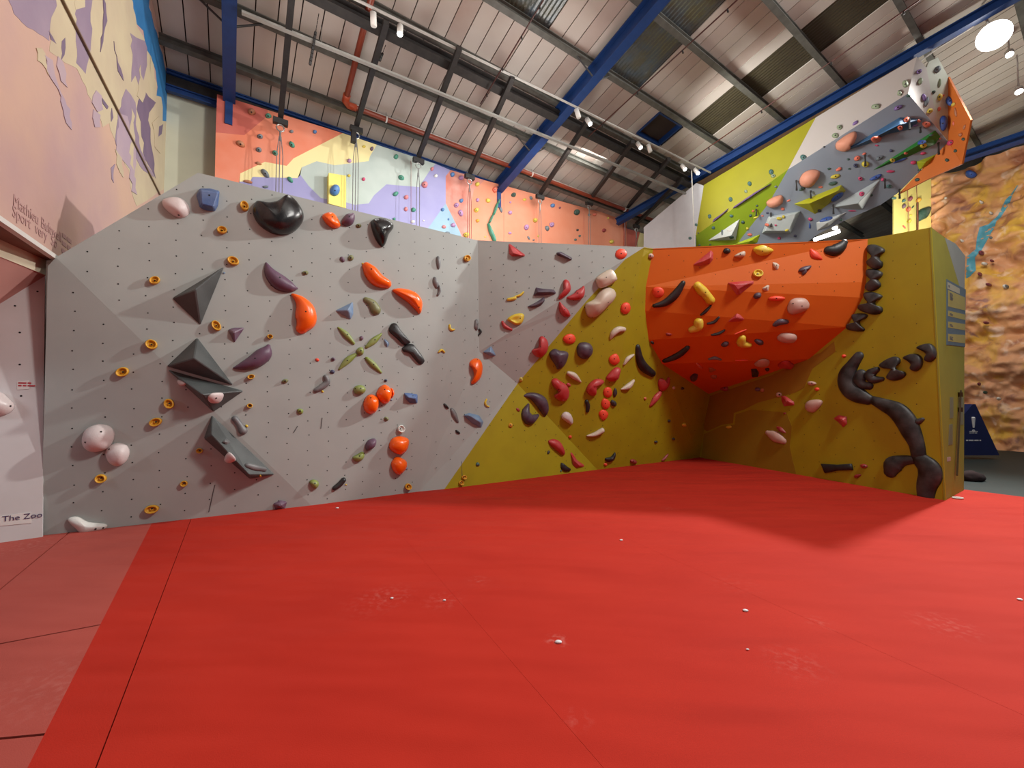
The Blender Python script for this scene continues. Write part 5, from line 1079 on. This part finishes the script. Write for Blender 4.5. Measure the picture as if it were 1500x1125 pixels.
# --- right wall
W_ = 'right yellow wall'
for lab, pts in (('black spindle hold, topmost of the vertical column', ((705, 215), (760, 205), (830, 235), (835, 265), (800, 290), (800, 325), (822, 345), (815, 385), (765, 403), (715, 375), (698, 345), (735, 320), (740, 285), (705, 260))),
                 ('black spindle hold, second in the vertical column', ((705, 400), (760, 398), (820, 425), (810, 460), (785, 480), (808, 515), (795, 545), (730, 575), (690, 555), (695, 525), (735, 495), (728, 470), (695, 440))),
                 ('black spindle hold, third in the vertical column', ((680, 585), (745, 578), (818, 605), (800, 635), (765, 650), (770, 685), (815, 695), (818, 735), (770, 755), (700, 745), (635, 715), (640, 680), (690, 680), (715, 650), (685, 625))),
                 ('black spindle hold, lowest in the vertical column', ((588, 755), (650, 745), (703, 755), (690, 785), (645, 805), (650, 840), (680, 865), (670, 885), (600, 885), (545, 870), (545, 835), (600, 835), (615, 805), (590, 785)))):
    blob('l', pts, .09, 'blk', lab, region=W_, k=3, chalk=.3, power=.3, rough=.5, name='spindle_hold')
bk_ = dict(rough=.5, chalk=.12)
sausage('m', ((338, 180), (300, 235), (268, 290), (262, 350), (290, 400), (340, 430), (395, 455)), (22, 28, 38, 40, 40, 38, 26), .1, 'blk', 'large black hooked tube hold forming the top of the trunk shape', region=W_, **bk_)
sausage('m', ((430, 460), (500, 490), (580, 528), (635, 590), (672, 665), (705, 740), (718, 810)), (20, 30, 40, 42, 38, 30, 28), .09, 'blk', 'long black curved bar forming the middle of the trunk shape', region=W_, **bk_)
sausage('m', ((722, 830), (780, 885), (790, 940), (768, 1005), (762, 1070)), (30, 42, 42, 36, 30), .09, 'blk', 'black bent bar standing on the mat, foot of the trunk shape', region=W_, **bk_)
sausage('m', ((690, 838), (620, 842), (560, 868), (538, 915)), (18, 24, 38, 26), .08, 'blk', 'black club-shaped arm hold left of the trunk foot', region=W_, **bk_)
sausage('m', ((672, 600), (712, 596), (742, 580)), (4, 13, 8), .05, 'blk', 'small black twig hold right of the trunk shape', region=W_, **bk_)
sausage('m', ((352, 295), (342, 330), (365, 362), (405, 370)), (24, 28, 20, 18), .08, 'blk', 'black C-shaped hold tucked inside the hooked tube', region=W_, **bk_)
sausage('m', ((452, 266), (412, 295), (430, 328), (485, 326)), (14, 24, 20, 11), .08, 'blk', 'black C-shaped hold second along the branch row', region=W_, **bk_)
for lab, pts, pk in (('black H-shaped hold in the middle of the branch row', ((468, 240), (500, 210), (560, 183), (600, 195), (600, 225), (570, 250), (595, 275), (632, 280), (636, 305), (600, 330), (550, 336), (516, 320), (530, 290), (548, 262), (500, 258)), (565, 262)),
                     ('black comma-shaped hold, second from the right of the branch row', ((620, 190), (665, 168), (715, 168), (745, 200), (738, 250), (700, 278), (665, 262), (672, 235), (650, 212)), (705, 220)),
                     ('black comma-shaped hold, rightmost of the branch row', ((705, 128), (745, 106), (800, 104), (832, 150), (825, 195), (790, 218), (755, 205), (768, 170), (745, 148)), (795, 155))):
    blob('m', pts, .08, 'blk', lab, region=W_, peak=pk, k=3, power=.3, **bk_)
blob('m', ((100, 862), (200, 868), (295, 862), (305, 902), (210, 905), (125, 922)), .06, 'blk', 'flat black bar hold near the mat on the right wall', region=W_, k=1, power=.2, rough=.55, chalk=.1)
small('m', 372, 878, 25, 14, 5, 'dred', 'small red hold right of the flat black bar', region=W_)
small('m', 330, 940, 26, 12, -20, 'dred', 'small red hold under the right end of the flat black bar', region=W_)
facet('m', ((172, 575), (210, 550), (265, 562), (268, 610), (240, 636), (205, 600)), ((230, 585),), .1, 'red', 'red faceted hold with a white chalky face, left of the trunk shape')
small('m', 244, 180, 15, 11, 0, 'orr', 'tiny orange-red hold left of the top of the hooked tube', region=W_)
small('m', 73, 390, 16, 12, 0, 'orr', 'tiny orange-red hold below the small pale pink one', region=W_)
small('m', 40, 353, 28, 15, 5, 'pnk', 'small pale pink hold right of the red wedge', region=W_)
blob('m', ((0, 495), (20, 465), (70, 455), (108, 465), (95, 500), (50, 538), (10, 525)), .1, 'pnk', 'pale pink shell-shaped hold in the middle of the right wall', chalk=.5)
facet('k', ((955, 372), (985, 370), (1050, 415), (1052, 440), (975, 450), (958, 410)), ((1000, 412),), .1, 'red', 'dull red wedge hold near the patch edge on the right wall')
small('k', 945, 368, 18, 18, 0, 'pnk', 'tiny pale pink hold at the corner of the dull red wedge', region=W_)
sausage('k', ((865, 628), (920, 655), (975, 685)), (14, 32, 18), .08, 'pnk', 'pale pink oval hold low on the right wall', region=W_)
sausage('k', ((932, 590), (955, 605), (985, 625)), (6, 14, 5), .05, 'dred', 'small dark red hold just above the low pink oval', region=W_)
for (x, y, rx, ry, c, lab) in ((598, 588, 20, 12, 'lem', 'small yellow hold right of the inner corner'), (800, 330, 20, 14, 'pur', 'small dusky purple hold in the dark under the orange overhang'), (830, 335, 14, 16, 'brn', 'small tan hold touching the dusky purple one'), (982, 495, 10, 6, 'dred', 'tiny dark red chip below the dull red wedge')):
    small('k', x, y, rx, ry, 0, c, lab, region=W_)
# --- alcove hold, left edge
blob('a', ((-60, 570), (0, 560), (35, 585), (54, 610), (40, 635), (0, 648), (-60, 640)), .12, 'wht', 'smooth white rounded hold cut off by the left edge', bolts=((38, 612),), region='alcove board', rough=.3)
# --- notices on the wall end
bd = plate('notice_board', ((1386, 409), (1414, 424), (1413, 508), (1386, 505)), P_end, mat('blue_grey_board', (84, 104, 116), .5), 'tall instruction notice board with yellow text panels on the wall end', 'sign', th=.006)
M_np = mat('yellow_paper', (158, 148, 82), .6); M_nb = mat('grey_print_band', (74, 86, 100), .6)
for pts, m in ((((1387, 413), (1405, 423), (1405, 431), (1387, 423)), mat('pale_label', (160, 160, 140), .6)), (((1388, 425), (1413, 436), (1413, 455), (1388, 449)), M_np), (((1388, 455), (1413, 461), (1413, 469), (1388, 463)), M_np), (((1388, 471), (1413, 475), (1413, 484), (1388, 480)), M_np), (((1388, 489), (1413, 491), (1413, 503), (1388, 500)), M_np)):
    P = [on(x, y, P_end) + P_end[1] * .009 for x, y in pts]; slab('text_panel', P, P_end[1], .002, m, bd)
for y, x0, rows in ((418, 1388, (.1, .1)), (429, 1390, (.22, .24, .2, .24, .23, .18)), (459, 1390, (.24, .22)), (475, 1390, (.22, .24)), (493, 1390, (.24, .2, .23))):
    printed(on(x0, y, P_end) + P_end[1] * .0115, P_end[1], rows, .012, M_nb, bd)
M_brass = mat('dark_bronze', (74, 56, 30), .45, metal=.5)
hd = empty('vertical_rod', on(1403, 640, P_end)); tag(hd, 'long dark vertical rod with bracket on the wall end', 'rod')
MB().bar(on(1404, 572, P_end) + P_end[1] * .03, on(1398, 696, P_end) + P_end[1] * .03, .03, .02, P_end[1]).build('rod', M_brass, hd)
for y in (578, 600): MB().box(on(1403.5, y, P_end) + P_end[1] * .02, .06, .05, .08).build('bracket', M_brass, hd)
for pts, lab in ((((1391, 582), (1396, 582), (1396, 612), (1391, 613)), 'upper left grey metal plate beside the rod on the wall end'), (((1405, 582), (1411, 582), (1411, 622), (1404, 622)), 'right grey metal plate beside the rod on the wall end'), (((1390, 622), (1395, 621), (1395, 651), (1389, 652)), 'lower left grey metal plate beside the rod on the wall end')):
    plate('metal_plate', pts, P_end, mat('dull_plate', (130, 130, 96), .45, metal=.3), lab, 'plate')
plate('sticker', ((1387, 670), (1392, 669), (1392, 675), (1387, 676)), P_end, mat('lilac_paper', (170, 150, 140), .6), 'small pale sticker low on the wall end', 'sticker')
# --- odds and ends on the mat
c = atZ(1403, 730.5); rg = MB().tube([c + V3((.07 * math.cos(a), .045 * math.sin(a), .012)) for a in [k * math.pi / 8 for k in range(16)]], .012, 6, True).build('tape_loop', M_white, None, True, origin=c); tag(rg, 'white tape loop lying on the mat by the wall end', 'tape')
for k, (x, y, r, lab) in enumerate(((910, 791, .018, 'white crumb on the mat below the yellow triangle'), (1092, 894, .02, 'white crumb on the right middle of the mat'), (494, 744, .022, 'white crumb on the mat close to the grey wall'), (1494, 878, .02, 'white crumb on the mat at the right edge'), (818, 940, .022, 'chalk lump in the bright smear at centre front'), (574, 876, .012, 'small chalk crumb at the left cluster'), (651, 879, .012, 'small chalk crumb beside the long mat seam'), (1095, 951, .009, 'tiny chalk crumb in front of the right crumb'))):
    o = lump('chalk_crumb', atZ(x, y, .006), r, r * .7, r * .4, M_lw, lab, 'chalk', k)

# --- far wall holds
D_ = 'far wall'
for a_ in (('n', 395, 200, 34, 28, 10, 'brn'), ('n', 535, 232, 30, 20, 20, 'fgr'), ('n', 733, 364, 17, 14, 0, 'fgy'), ('n', 929, 366, 18, 16, 30, 'fbl'), ('n', 467, 407, 28, 20, 10, 'fgy'), ('n', 735, 475, 32, 20, 45, 'fgr'), ('n', 302, 470, 44, 24, 30, 'brn'), ('n', 456, 518, 28, 20, 20, 'fgy'), ('n', 594, 545, 28, 20, 25, 'fgr'),
           ('n', 455, 632, 28, 14, 20, 'brn'), ('n', 511, 718, 48, 24, 45, 'fgy'), ('n', 722, 770, 36, 18, 50, 'fgr'), ('n', 365, 787, 45, 14, 12, 'brn'), ('n', 514, 830, 27, 12, 0, 'fgy'), ('n', 1100, 862, 44, 46, 0, 'fbl'), ('n', 1345, 490, 16, 12, 0, 'fye'), ('n', 1411, 508, 16, 19, 0, 'pur'), ('n', 1220, 612, 20, 18, 20, 'fli'), ('n', 1217, 735, 14, 12, 0, 'fye'), ('n', 1341, 766, 15, 15, 0, 'mag'),
           ('o', 625, 312, 20, 24, 20, 'fgr'), ('o', 672, 503, 30, 22, 40, 'fgr'), ('o', 622, 650, 30, 20, -30, 'fgr'), ('o', 718, 683, 20, 22, 0, 'fpk'), ('o', 715, 790, 18, 22, 0, 'fpk'), ('o', 784, 797, 22, 20, 0, 'fgr'), ('o', 608, 881, 15, 15, 0, 'fgr'), ('o', 886, 567, 30, 32, 0, 'fpk'), ('o', 955, 422, 17, 18, 0, 'fpk'), ('o', 990, 486, 18, 16, 0, 'fwh'), ('o', 778, 905, 22, 16, 0, 'fwh'), ('o', 879, 896, 10, 8, 0, 'fwh'),
           ('o', 1140, 475, 20, 24, 0, 'fbl'), ('o', 1220, 505, 24, 20, 0, 'fli'), ('o', 1368, 565, 20, 20, 0, 'fye'), ('o', 1222, 712, 18, 20, 0, 'fbl'), ('o', 1371, 708, 16, 19, 0, 'fli'), ('o', 1466, 712, 22, 18, 30, 'fye'), ('o', 1176, 757, 24, 22, 0, 'fli'), ('o', 1216, 826, 22, 32, -25, 'fli'), ('o', 1359, 801, 22, 22, 0, 'fye'), ('o', 1371, 897, 16, 16, 0, 'yel'), ('o', 1052, 795, 16, 16, 0, 'fbl'), ('o', 1106, 883, 8, 12, 0, 'fbl'), ('o', 1064, 953, 22, 16, 0, 'fpk'), ('o', 1148, 939, 22, 20, 20, 'fli'), ('o', 1266, 1025, 26, 24, 0, 'fye'), ('o', 1097, 1006, 26, 10, 10, 'fgy'),
           ('p', 368, 335, 11, 24, -20, 'fgy'), ('p', 325, 190, 20, 22, 0, 'cor'), ('p', 460, 228, 18, 18, 0, 'fdg'), ('p', 437, 283, 8, 8, 0, 'fli'), ('p', 435, 358, 15, 15, 0, 'fli'), ('p', 433, 508, 13, 10, 0, 'fli'), ('p', 542, 262, 14, 10, 0, 'fye'), ('p', 588, 250, 10, 14, -30, 'fgy'), ('p', 618, 414, 17, 17, 0, 'fye'), ('p', 555, 466, 18, 21, 0, 'fli'), ('p', 571, 543, 8, 15, -30, 'fgy'), ('p', 608, 558, 8, 7, 0, 'fgy'), ('p', 643, 530, 7, 9, 0, 'fye'),
           ('p', 746, 305, 17, 15, 20, 'fbl'), ('p', 800, 322, 9, 8, 0, 'fma'), ('p', 741, 446, 17, 18, 0, 'fli'), ('p', 705, 473, 15, 21, -20, 'fgy'), ('p', 922, 355, 20, 22, 0, 'fdg'), ('p', 930, 485, 9, 8, 0, 'blk'), ('p', 945, 528, 8, 9, 0, 'teal'), ('p', 914, 556, 9, 9, 0, 'teal'), ('p', 1013, 374, 9, 9, 0, 'teal'), ('p', 1055, 372, 14, 11, 0, 'cor'), ('p', 1153, 398, 9, 8, 0, 'fye'), ('p', 1123, 488, 15, 14, 0, 'dred'), ('p', 1178, 572, 17, 15, 0, 'fye'), ('p', 253, 535, 6, 6, 0, 'fye')):
    small(*a_[:6], a_[6], None, 'hold', D_)
for pts, rad, lab in ((((352, 266), (342, 292)), (5, 7), 'green fin hold, topmost piece of the broken green line on the far wall'), (((335, 302), (326, 335), (312, 372)), (8, 10, 8), 'green bar hold, second piece of the broken green line'), (((303, 382), (294, 405), (282, 430)), (6, 8, 7), 'green bar hold, third piece of the broken green line'), (((275, 445), (290, 495), (308, 535), (318, 562)), (9, 16, 16, 14), 'large green tapering bar, bottom piece of the broken green line')):
    sausage('p', pts, rad, .14, 'fgr', lab, region=D_)
# --- lead wall holds
L_ = 'lead wall'
for a_ in (('u', 1112, 182, 20, 20, 0, 'sage'), ('u', 1083, 228, 14, 16, 0, 'sage'), ('u', 964, 294, 30, 15, -5, 'sage'), ('u', 783, 398, 16, 16, 0, 'sage'), ('u', 762, 438, 20, 14, 0, 'sage'), ('u', 602, 548, 18, 16, 0, 'teal'), ('u', 863, 376, 22, 10, -35, 'vio'), ('u', 443, 622, 15, 16, 0, 'teal'), ('u', 452, 640, 14, 12, 0, 'sage'), ('u', 335, 680, 13, 14, 0, 'teal'), ('u', 316, 717, 10, 11, 0, 'sage'), ('u', 240, 757, 13, 15, 0, 'teal'), ('u', 134, 842, 11, 12, 0, 'teal'),
           ('u', 1075, 298, 28, 13, -25, 'vio'), ('u', 707, 495, 6, 5, 0, 'blk'), ('u', 68, 884, 8, 9, 0, 'teal'), ('q', 72, 986, 20, 18, 0, 'teal'), ('u', 1128, 238, 14, 8, 0, 'fdg'),
           ('q', 473, 770, 24, 18, 0, 'teal'), ('q', 298, 885, 20, 18, 0, 'teal'), ('q', 452, 912, 28, 14, 0, 'wh2'), ('q', 384, 930, 12, 36, 0, 'fgy'), ('q', 473, 977, 30, 14, 0, 'fdg'), ('q', 582, 830, 22, 18, 0, 'fdg'), ('q', 658, 766, 18, 16, -30, 'fdg'), ('q', 684, 722, 16, 13, 0, 'cor'), ('q', 905, 487, 18, 12, 0, 'fgy'), ('q', 720, 672, 14, 12, 0, 'fdg'), ('q', 823, 742, 18, 10, 0, 'nav'), ('q', 774, 770, 14, 9, 0, 'cor'), ('q', 710, 785, 34, 10, -20, 'lyel'),
           ('q', 820, 858, 20, 20, 0, 'cor'), ('q', 935, 795, 34, 18, 0, 'lyel'), ('q', 978, 778, 20, 18, 0, 'lyel'), ('q', 902, 860, 15, 10, 0, 'mag'), ('q', 1010, 908, 24, 14, -20, 'lyel'), ('q', 652, 952, 28, 16, 0, 'cor'), ('q', 628, 892, 18, 16, 0, 'lyel'), ('q', 936, 985, 22, 16, 0, 'mag'), ('q', 1090, 964, 18, 14, 0, 'nav'), ('q', 266, 1048, 14, 8, 0, 'fdg'), ('q', 150, 936, 10, 8, 0, 'nav'), ('q', 163, 1053, 14, 9, 0, 'fgy'), ('q', 972, 703, 24, 18, 0, 'cor'), ('q', 1026, 622, 26, 10, -20, 'cor'),
           ('r', 580, 300, 44, 26, -10, 'cor'), ('r', 583, 343, 14, 8, 0, 'mag'), ('r', 743, 218, 24, 18, -10, 'cor'), ('r', 786, 168, 24, 18, 0, 'cor'), ('r', 871, 173, 15, 13, 0, 'cor'), ('r', 922, 196, 32, 26, -10, 'cor'), ('r', 845, 205, 28, 10, 0, 'vio'), ('r', 450, 430, 28, 20, -30, 'cor'), ('r', 496, 400, 18, 9, -20, 'cor'), ('r', 387, 438, 11, 8, 0, 'fdg'), ('r', 437, 480, 20, 19, 0, 'nav'), ('r', 505, 472, 32, 24, 0, 'lyel'), ('r', 600, 428, 36, 17, -25, 'fgy'), ('r', 680, 379, 16, 12, 0, 'nav'),
           ('r', 394, 503, 13, 8, 0, 'fdg'), ('r', 322, 506, 28, 14, -25, 'cor'), ('r', 255, 502, 14, 10, 0, 'fdg'), ('r', 300, 555, 44, 16, -15, 'lyel'), ('r', 280, 604, 36, 15, -15, 'fdg'), ('r', 197, 628, 18, 9, 0, 'cor'), ('r', 70, 641, 28, 12, -20, 'fdg'), ('r', 470, 570, 20, 16, 0, 'mag'), ('r', 782, 396, 16, 10, 0, 'cor'), ('r', 690, 443, 22, 16, 0, 'lyel'), ('r', 745, 445, 60, 11, -20, 'roy'), ('r', 903, 343, 28, 17, -10, 'lyel'), ('r', 895, 322, 42, 16, -15, 'roy'), ('r', 957, 272, 16, 10, 0, 'teal'), ('r', 1016, 296, 9, 8, 0, 'cor'),
           ('r', 900, 397, 25, 12, -10, 'mag'), ('r', 833, 460, 26, 15, -15, 'mag'), ('r', 678, 520, 32, 11, -5, 'mag'), ('r', 578, 562, 56, 18, -25, 'roy'), ('r', 624, 578, 18, 15, 0, 'mag'), ('r', 668, 622, 26, 16, -5, 'teal'), ('r', 480, 676, 24, 18, -10, 'mag'), ('r', 546, 683, 13, 11, -30, 'fdg'), ('r', 312, 695, 60, 20, -38, 'roy'), ('r', 190, 789, 16, 12, 0, 'blk'), ('r', 415, 792, 36, 5, 0, 'mag'), ('r', 238, 850, 58, 16, -15, 'roy'), ('r', 127, 849, 18, 14, 0, 'mag'), ('r', 123, 895, 8, 24, 0, 'roy'), ('r', 338, 855, 16, 12, 0, 'fdg'), ('r', 700, 705, 22, 10, 0, 'teal'), ('r', 876, 510, 16, 8, 0, 'fdg'),
           ('t', 730, 525, 22, 18, -30, 'vio'), ('t', 738, 598, 16, 30, 15, 'sage'), ('t', 765, 715, 16, 32, -10, 'vio'), ('t', 785, 745, 16, 40, 15, 'fgy'), ('t', 808, 815, 24, 22, 0, 'fye'), ('t', 862, 512, 22, 32, 15, 'fgy'), ('t', 880, 610, 12, 42, 5, 'sage'), ('t', 837, 675, 12, 16, 30, 'fdg'), ('t', 880, 712, 18, 34, 5, 'fye'), ('t', 908, 700, 8, 10, 0, 'cor'), ('t', 876, 798, 12, 18, 0, 'cor'), ('t', 905, 905, 26, 72, 0, 'roy'), ('t', 958, 740, 20, 42, -10, 'roy'), ('t', 985, 765, 12, 22, 30, 'fye'), ('t', 652, 706, 20, 10, -10, 'fdg'),
           ('t', 1000, 820, 8, 40, -10, 'brn'), ('t', 985, 905, 7, 22, 0, 'cor'), ('t', 1065, 930, 9, 24, 20, 'brn'), ('t', 1058, 1018, 12, 14, 0, 'fdg'), ('t', 965, 1045, 22, 26, 30, 'mag'), ('t', 1038, 985, 14, 16, 0, 'brn'), ('t', 1000, 1105, 12, 14, 0, 'fdg'), ('x', 115, 228, 16, 12, 0, 'fdg'), ('r', 862, 578, 20, 13, -15, 'fdg')):
    small(*a_[:6], a_[6], None, 'hold', L_)
for fr, pts, h, lab in (('r', ((300, 330), (330, 300), (380, 265), (430, 245), (445, 270), (430, 320), (400, 345), (395, 370), (350, 385), (305, 368)), .28, 'peach boulder-like hold, uppermost of three on the blue-grey overhang'), ('r', ((50, 585), (75, 535), (130, 508), (185, 515), (190, 550), (150, 610), (110, 630), (65, 620)), .26, 'peach boulder-like hold, middle of three on the blue-grey overhang'), ('q', ((810, 640), (860, 595), (940, 568), (970, 580), (970, 640), (910, 680), (840, 685)), .24, 'peach boulder-like hold, lowest of three on the blue-grey overhang')):
    blob(fr, pts, h, 'pea', lab, region=L_, rough=.6, chalk=.2)
# quickdraws hanging under the overhang
for k, (fr, x, y, L) in enumerate((('r', 797, 170, 55), ('r', 878, 215, 28), ('r', 500, 405, 60), ('r', 995, 320, 60), ('r', 635, 570, 50), ('r', 282, 745, 55), ('r', 127, 650, 45), ('r', 735, 640, 50), ('r', 30, 580, 60), ('q', 855, 735, 120), ('q', 712, 700, 60))):
    (px, py), = fx(fr, ((x, y),)); ht = hit(px, py)
    if ht:
        s = FR[fr][2]; c = ht[0] + ht[1] * .05; l_ = size_at(ht, L / s)
        o = MB().tube([c, c - V3((0, 0, l_ * .35)), c - V3((0, 0, l_ * .9))], [.03, .018, .03], 6).build('quickdraw', M_dark, None, origin=c)
        tag(o, None, 'quickdraw'); ALLH.append([o, px, py + L / s / 2, 'dark quickdraw', L_, None])
# holds, ropes on the yellow lit board
for a_ in ((405, 510, 24, 20, -30, 'teal'), (495, 485, 26, 36, 0, 'fma'), (405, 585, 24, 30, 0, 'pur'), (465, 628, 28, 36, 0, 'cor'), (535, 592, 10, 24, 35, 'fdg'), (605, 505, 30, 32, 0, 'yel'), (505, 707, 18, 12, 0, 'lyel'), (478, 790, 24, 28, 0, 'lyel'), (415, 870, 10, 32, -40, 'red')):
    small('s', *a_, None, 'hold', 'pale yellow board')
sausage('s', ((620, 760), (670, 690), (750, 620)), (22, 50, 24), .15, 'fdg', 'large dark green leaf-shaped hold on the pale yellow board')
for x, lab in ((462, 'left thin rope in front of the pale yellow board'), (588, 'right thin rope in front of the pale yellow board')):
    (px, _), = fx('s', ((x, 0),)); c0 = atY(px, 272, 16.7); c1 = V3((c0.x, c0.y, 6))
    tag(MB().tube([c0, c0.lerp(c1, .5), c1], .012, 5).build('top_rope', M_rope2, None, origin=c0), lab, 'rope')
# rock wall holds
for a_ in (('x', 263, 315, 34, 26, 0, 'roy'), ('x', 114, 467, 16, 12, 0, 'wh2'), ('x', 326, 487, 12, 10, 0, 'wh2'), ('x', 388, 705, 14, 11, 0, 'fgy'), ('x', 210, 722, 12, 10, 0, 'wh2'), ('x', 326, 794, 16, 14, 0, 'fma'), ('x', 345, 862, 20, 10, 0, 'wh2'), ('x', 391, 844, 11, 8, 0, 'fma'), ('x', 318, 926, 13, 13, 0, 'fma'), ('x', 370, 988, 17, 11, 0, 'fma'), ('x', 480, 1000, 14, 12, 0, 'fgy'), ('y', 282, 242, 14, 8, 0, 'fma'), ('y', 375, 66, 14, 12, 0, 'wh2'), ('y', 248, 538, 8, 8, 0, 'fma'), ('y', 278, 580, 10, 9, 0, 'fdg'), ('y', 343, 609, 12, 8, 0, 'wh2'), ('x', 385, 553, 10, 9, 0, 'wh2'), ('x', 170, 460, 8, 8, 0, 'fma')):
    small(*a_[:6], a_[6], None, 'hold', 'rock wall', h=.3 if a_[6] == 'roy' else .22)

# --- labels for the small holds: told apart by colour, panel and the nearest thing one can find
LM = {'far wall': [(411, 200, 'the leftmost rope bar bracket'), (406, 250, 'the leftmost rope'), (491, 286, 'the lemon box volume'), (522, 205, 'the second rope bracket'), (519, 285, 'the second rope'), (613, 245, 'the third rope bracket'), (613, 300, 'the third rope'), (688, 268, 'the fourth rope bracket'), (686, 315, 'the fourth rope'),
                       (724, 320, 'the broken green line'), (741, 275, 'the middle rafter foot'), (791, 298, 'the fifth rope bracket'), (790, 335, 'the fifth rope'), (863, 305, 'the sixth rope bracket'), (864, 340, 'the sixth rope'), (340, 170, 'the left rafter foot'), (915, 335, 'the orange end post')],
      'lead wall': [(1343, 83, 'the top corner'), (1330, 137, 'the lip corner'), (1294, 190, 'the long blue volume'), (1330, 220, 'the green wedge volume'), (1243, 207, 'the uppermost peach boulder'), (1186, 262, 'the middle peach boulder'), (1134, 295, 'the lowest peach boulder'), (1208, 292, 'the long lime volume'), (1268, 290, 'the grey kite volume'), (1360, 237, 'the small lime volume'),
                     (1138, 328, 'the white four-sided volume'), (1066, 340, 'the white triangle'), (1056, 316, 'the short purple bar'), (1100, 287, 'the long purple bar'), (1109, 353, 'the thin lime volume'), (1208, 330, 'the low white volume'), (1400, 215, 'the orange corner'), (1375, 110, 'the pale end panel top'), (1190, 180, 'the lime and white boundary'), (1250, 130, 'the white panel middle')],
      'pale yellow board': [(1329, 300, 'the left rope'), (1343, 300, 'the right rope'), (1352, 315, 'the leaf-shaped hold')],
      'rock wall': [(1445, 345, 'the blue river'), (1479, 290, 'the upper river'), (1425, 620, 'the navy pad'), (1380, 290, 'the top left corner'), (1490, 420, 'the right edge')]}
def dirw(dx, dy):
    if abs(dx) < 2.5 and abs(dy) < 2.5: return 'on'
    a = (math.degrees(math.atan2(-dy, dx)) + 360) % 360
    return ('right of', 'upper right of', 'above', 'upper left of', 'left of', 'lower left of', 'below', 'lower right of')[int((a + 22.5) // 45) % 8]
todo = [e for e in ALLH if not e[5]]; used = set(e[5] for e in ALLH if e[5])
def cands(e, deep):
    o, px, py, desc, region, _ = e; lms = sorted(LM[region], key=lambda q: (q[0] - px) ** 2 + (q[1] - py) ** 2)
    nb = sorted([f for f in todo if f is not e and f[4] == region], key=lambda f: (f[1] - px) ** 2 + (f[2] - py) ** 2)
    out = []
    for q in lms[:2]: out.append('%s on the %s, %s %s' % (desc, region, dirw(px - q[0], py - q[1]), q[2]))
    for f in nb[:3]:
        out.append('%s on the %s, just %s a %s, %s' % (desc, region, dirw(px - f[1], py - f[2]).replace('on', 'beside'), f[3], 'near ' + lms[0][2]))
    for f in nb[:3]:
        q = lms[0]; out.append('%s %s %s, just %s a %s' % (desc, dirw(px - q[0], py - q[1]), q[2], dirw(px - f[1], py - f[2]).replace('on', 'beside'), f[3]))
    return out
for e in todo:   # count how often each phrase would be true of another hold
    e.append(cands(e, 0))
from collections import Counter
cnt = Counter(c for e in todo for c in set(e[6]))
for e in todo:
    pick = [c for c in e[6] if cnt[c] == 1 and c not in used and len(c.split()) <= 16]
    if not pick: pick = [c for c in e[6] if c not in used and len(c.split()) <= 16]
    if not pick: print('NO UNIQUE LABEL', e[3], e[1], e[2]); pick = [e[6][0]]
    used.add(pick[0]); e[0]['label'] = pick[0]
for e in ALLH:
    e[0]['group'] = 'holds on the ' + e[4] if 'quickdraw' not in e[3] else 'quickdraws on the lead wall'
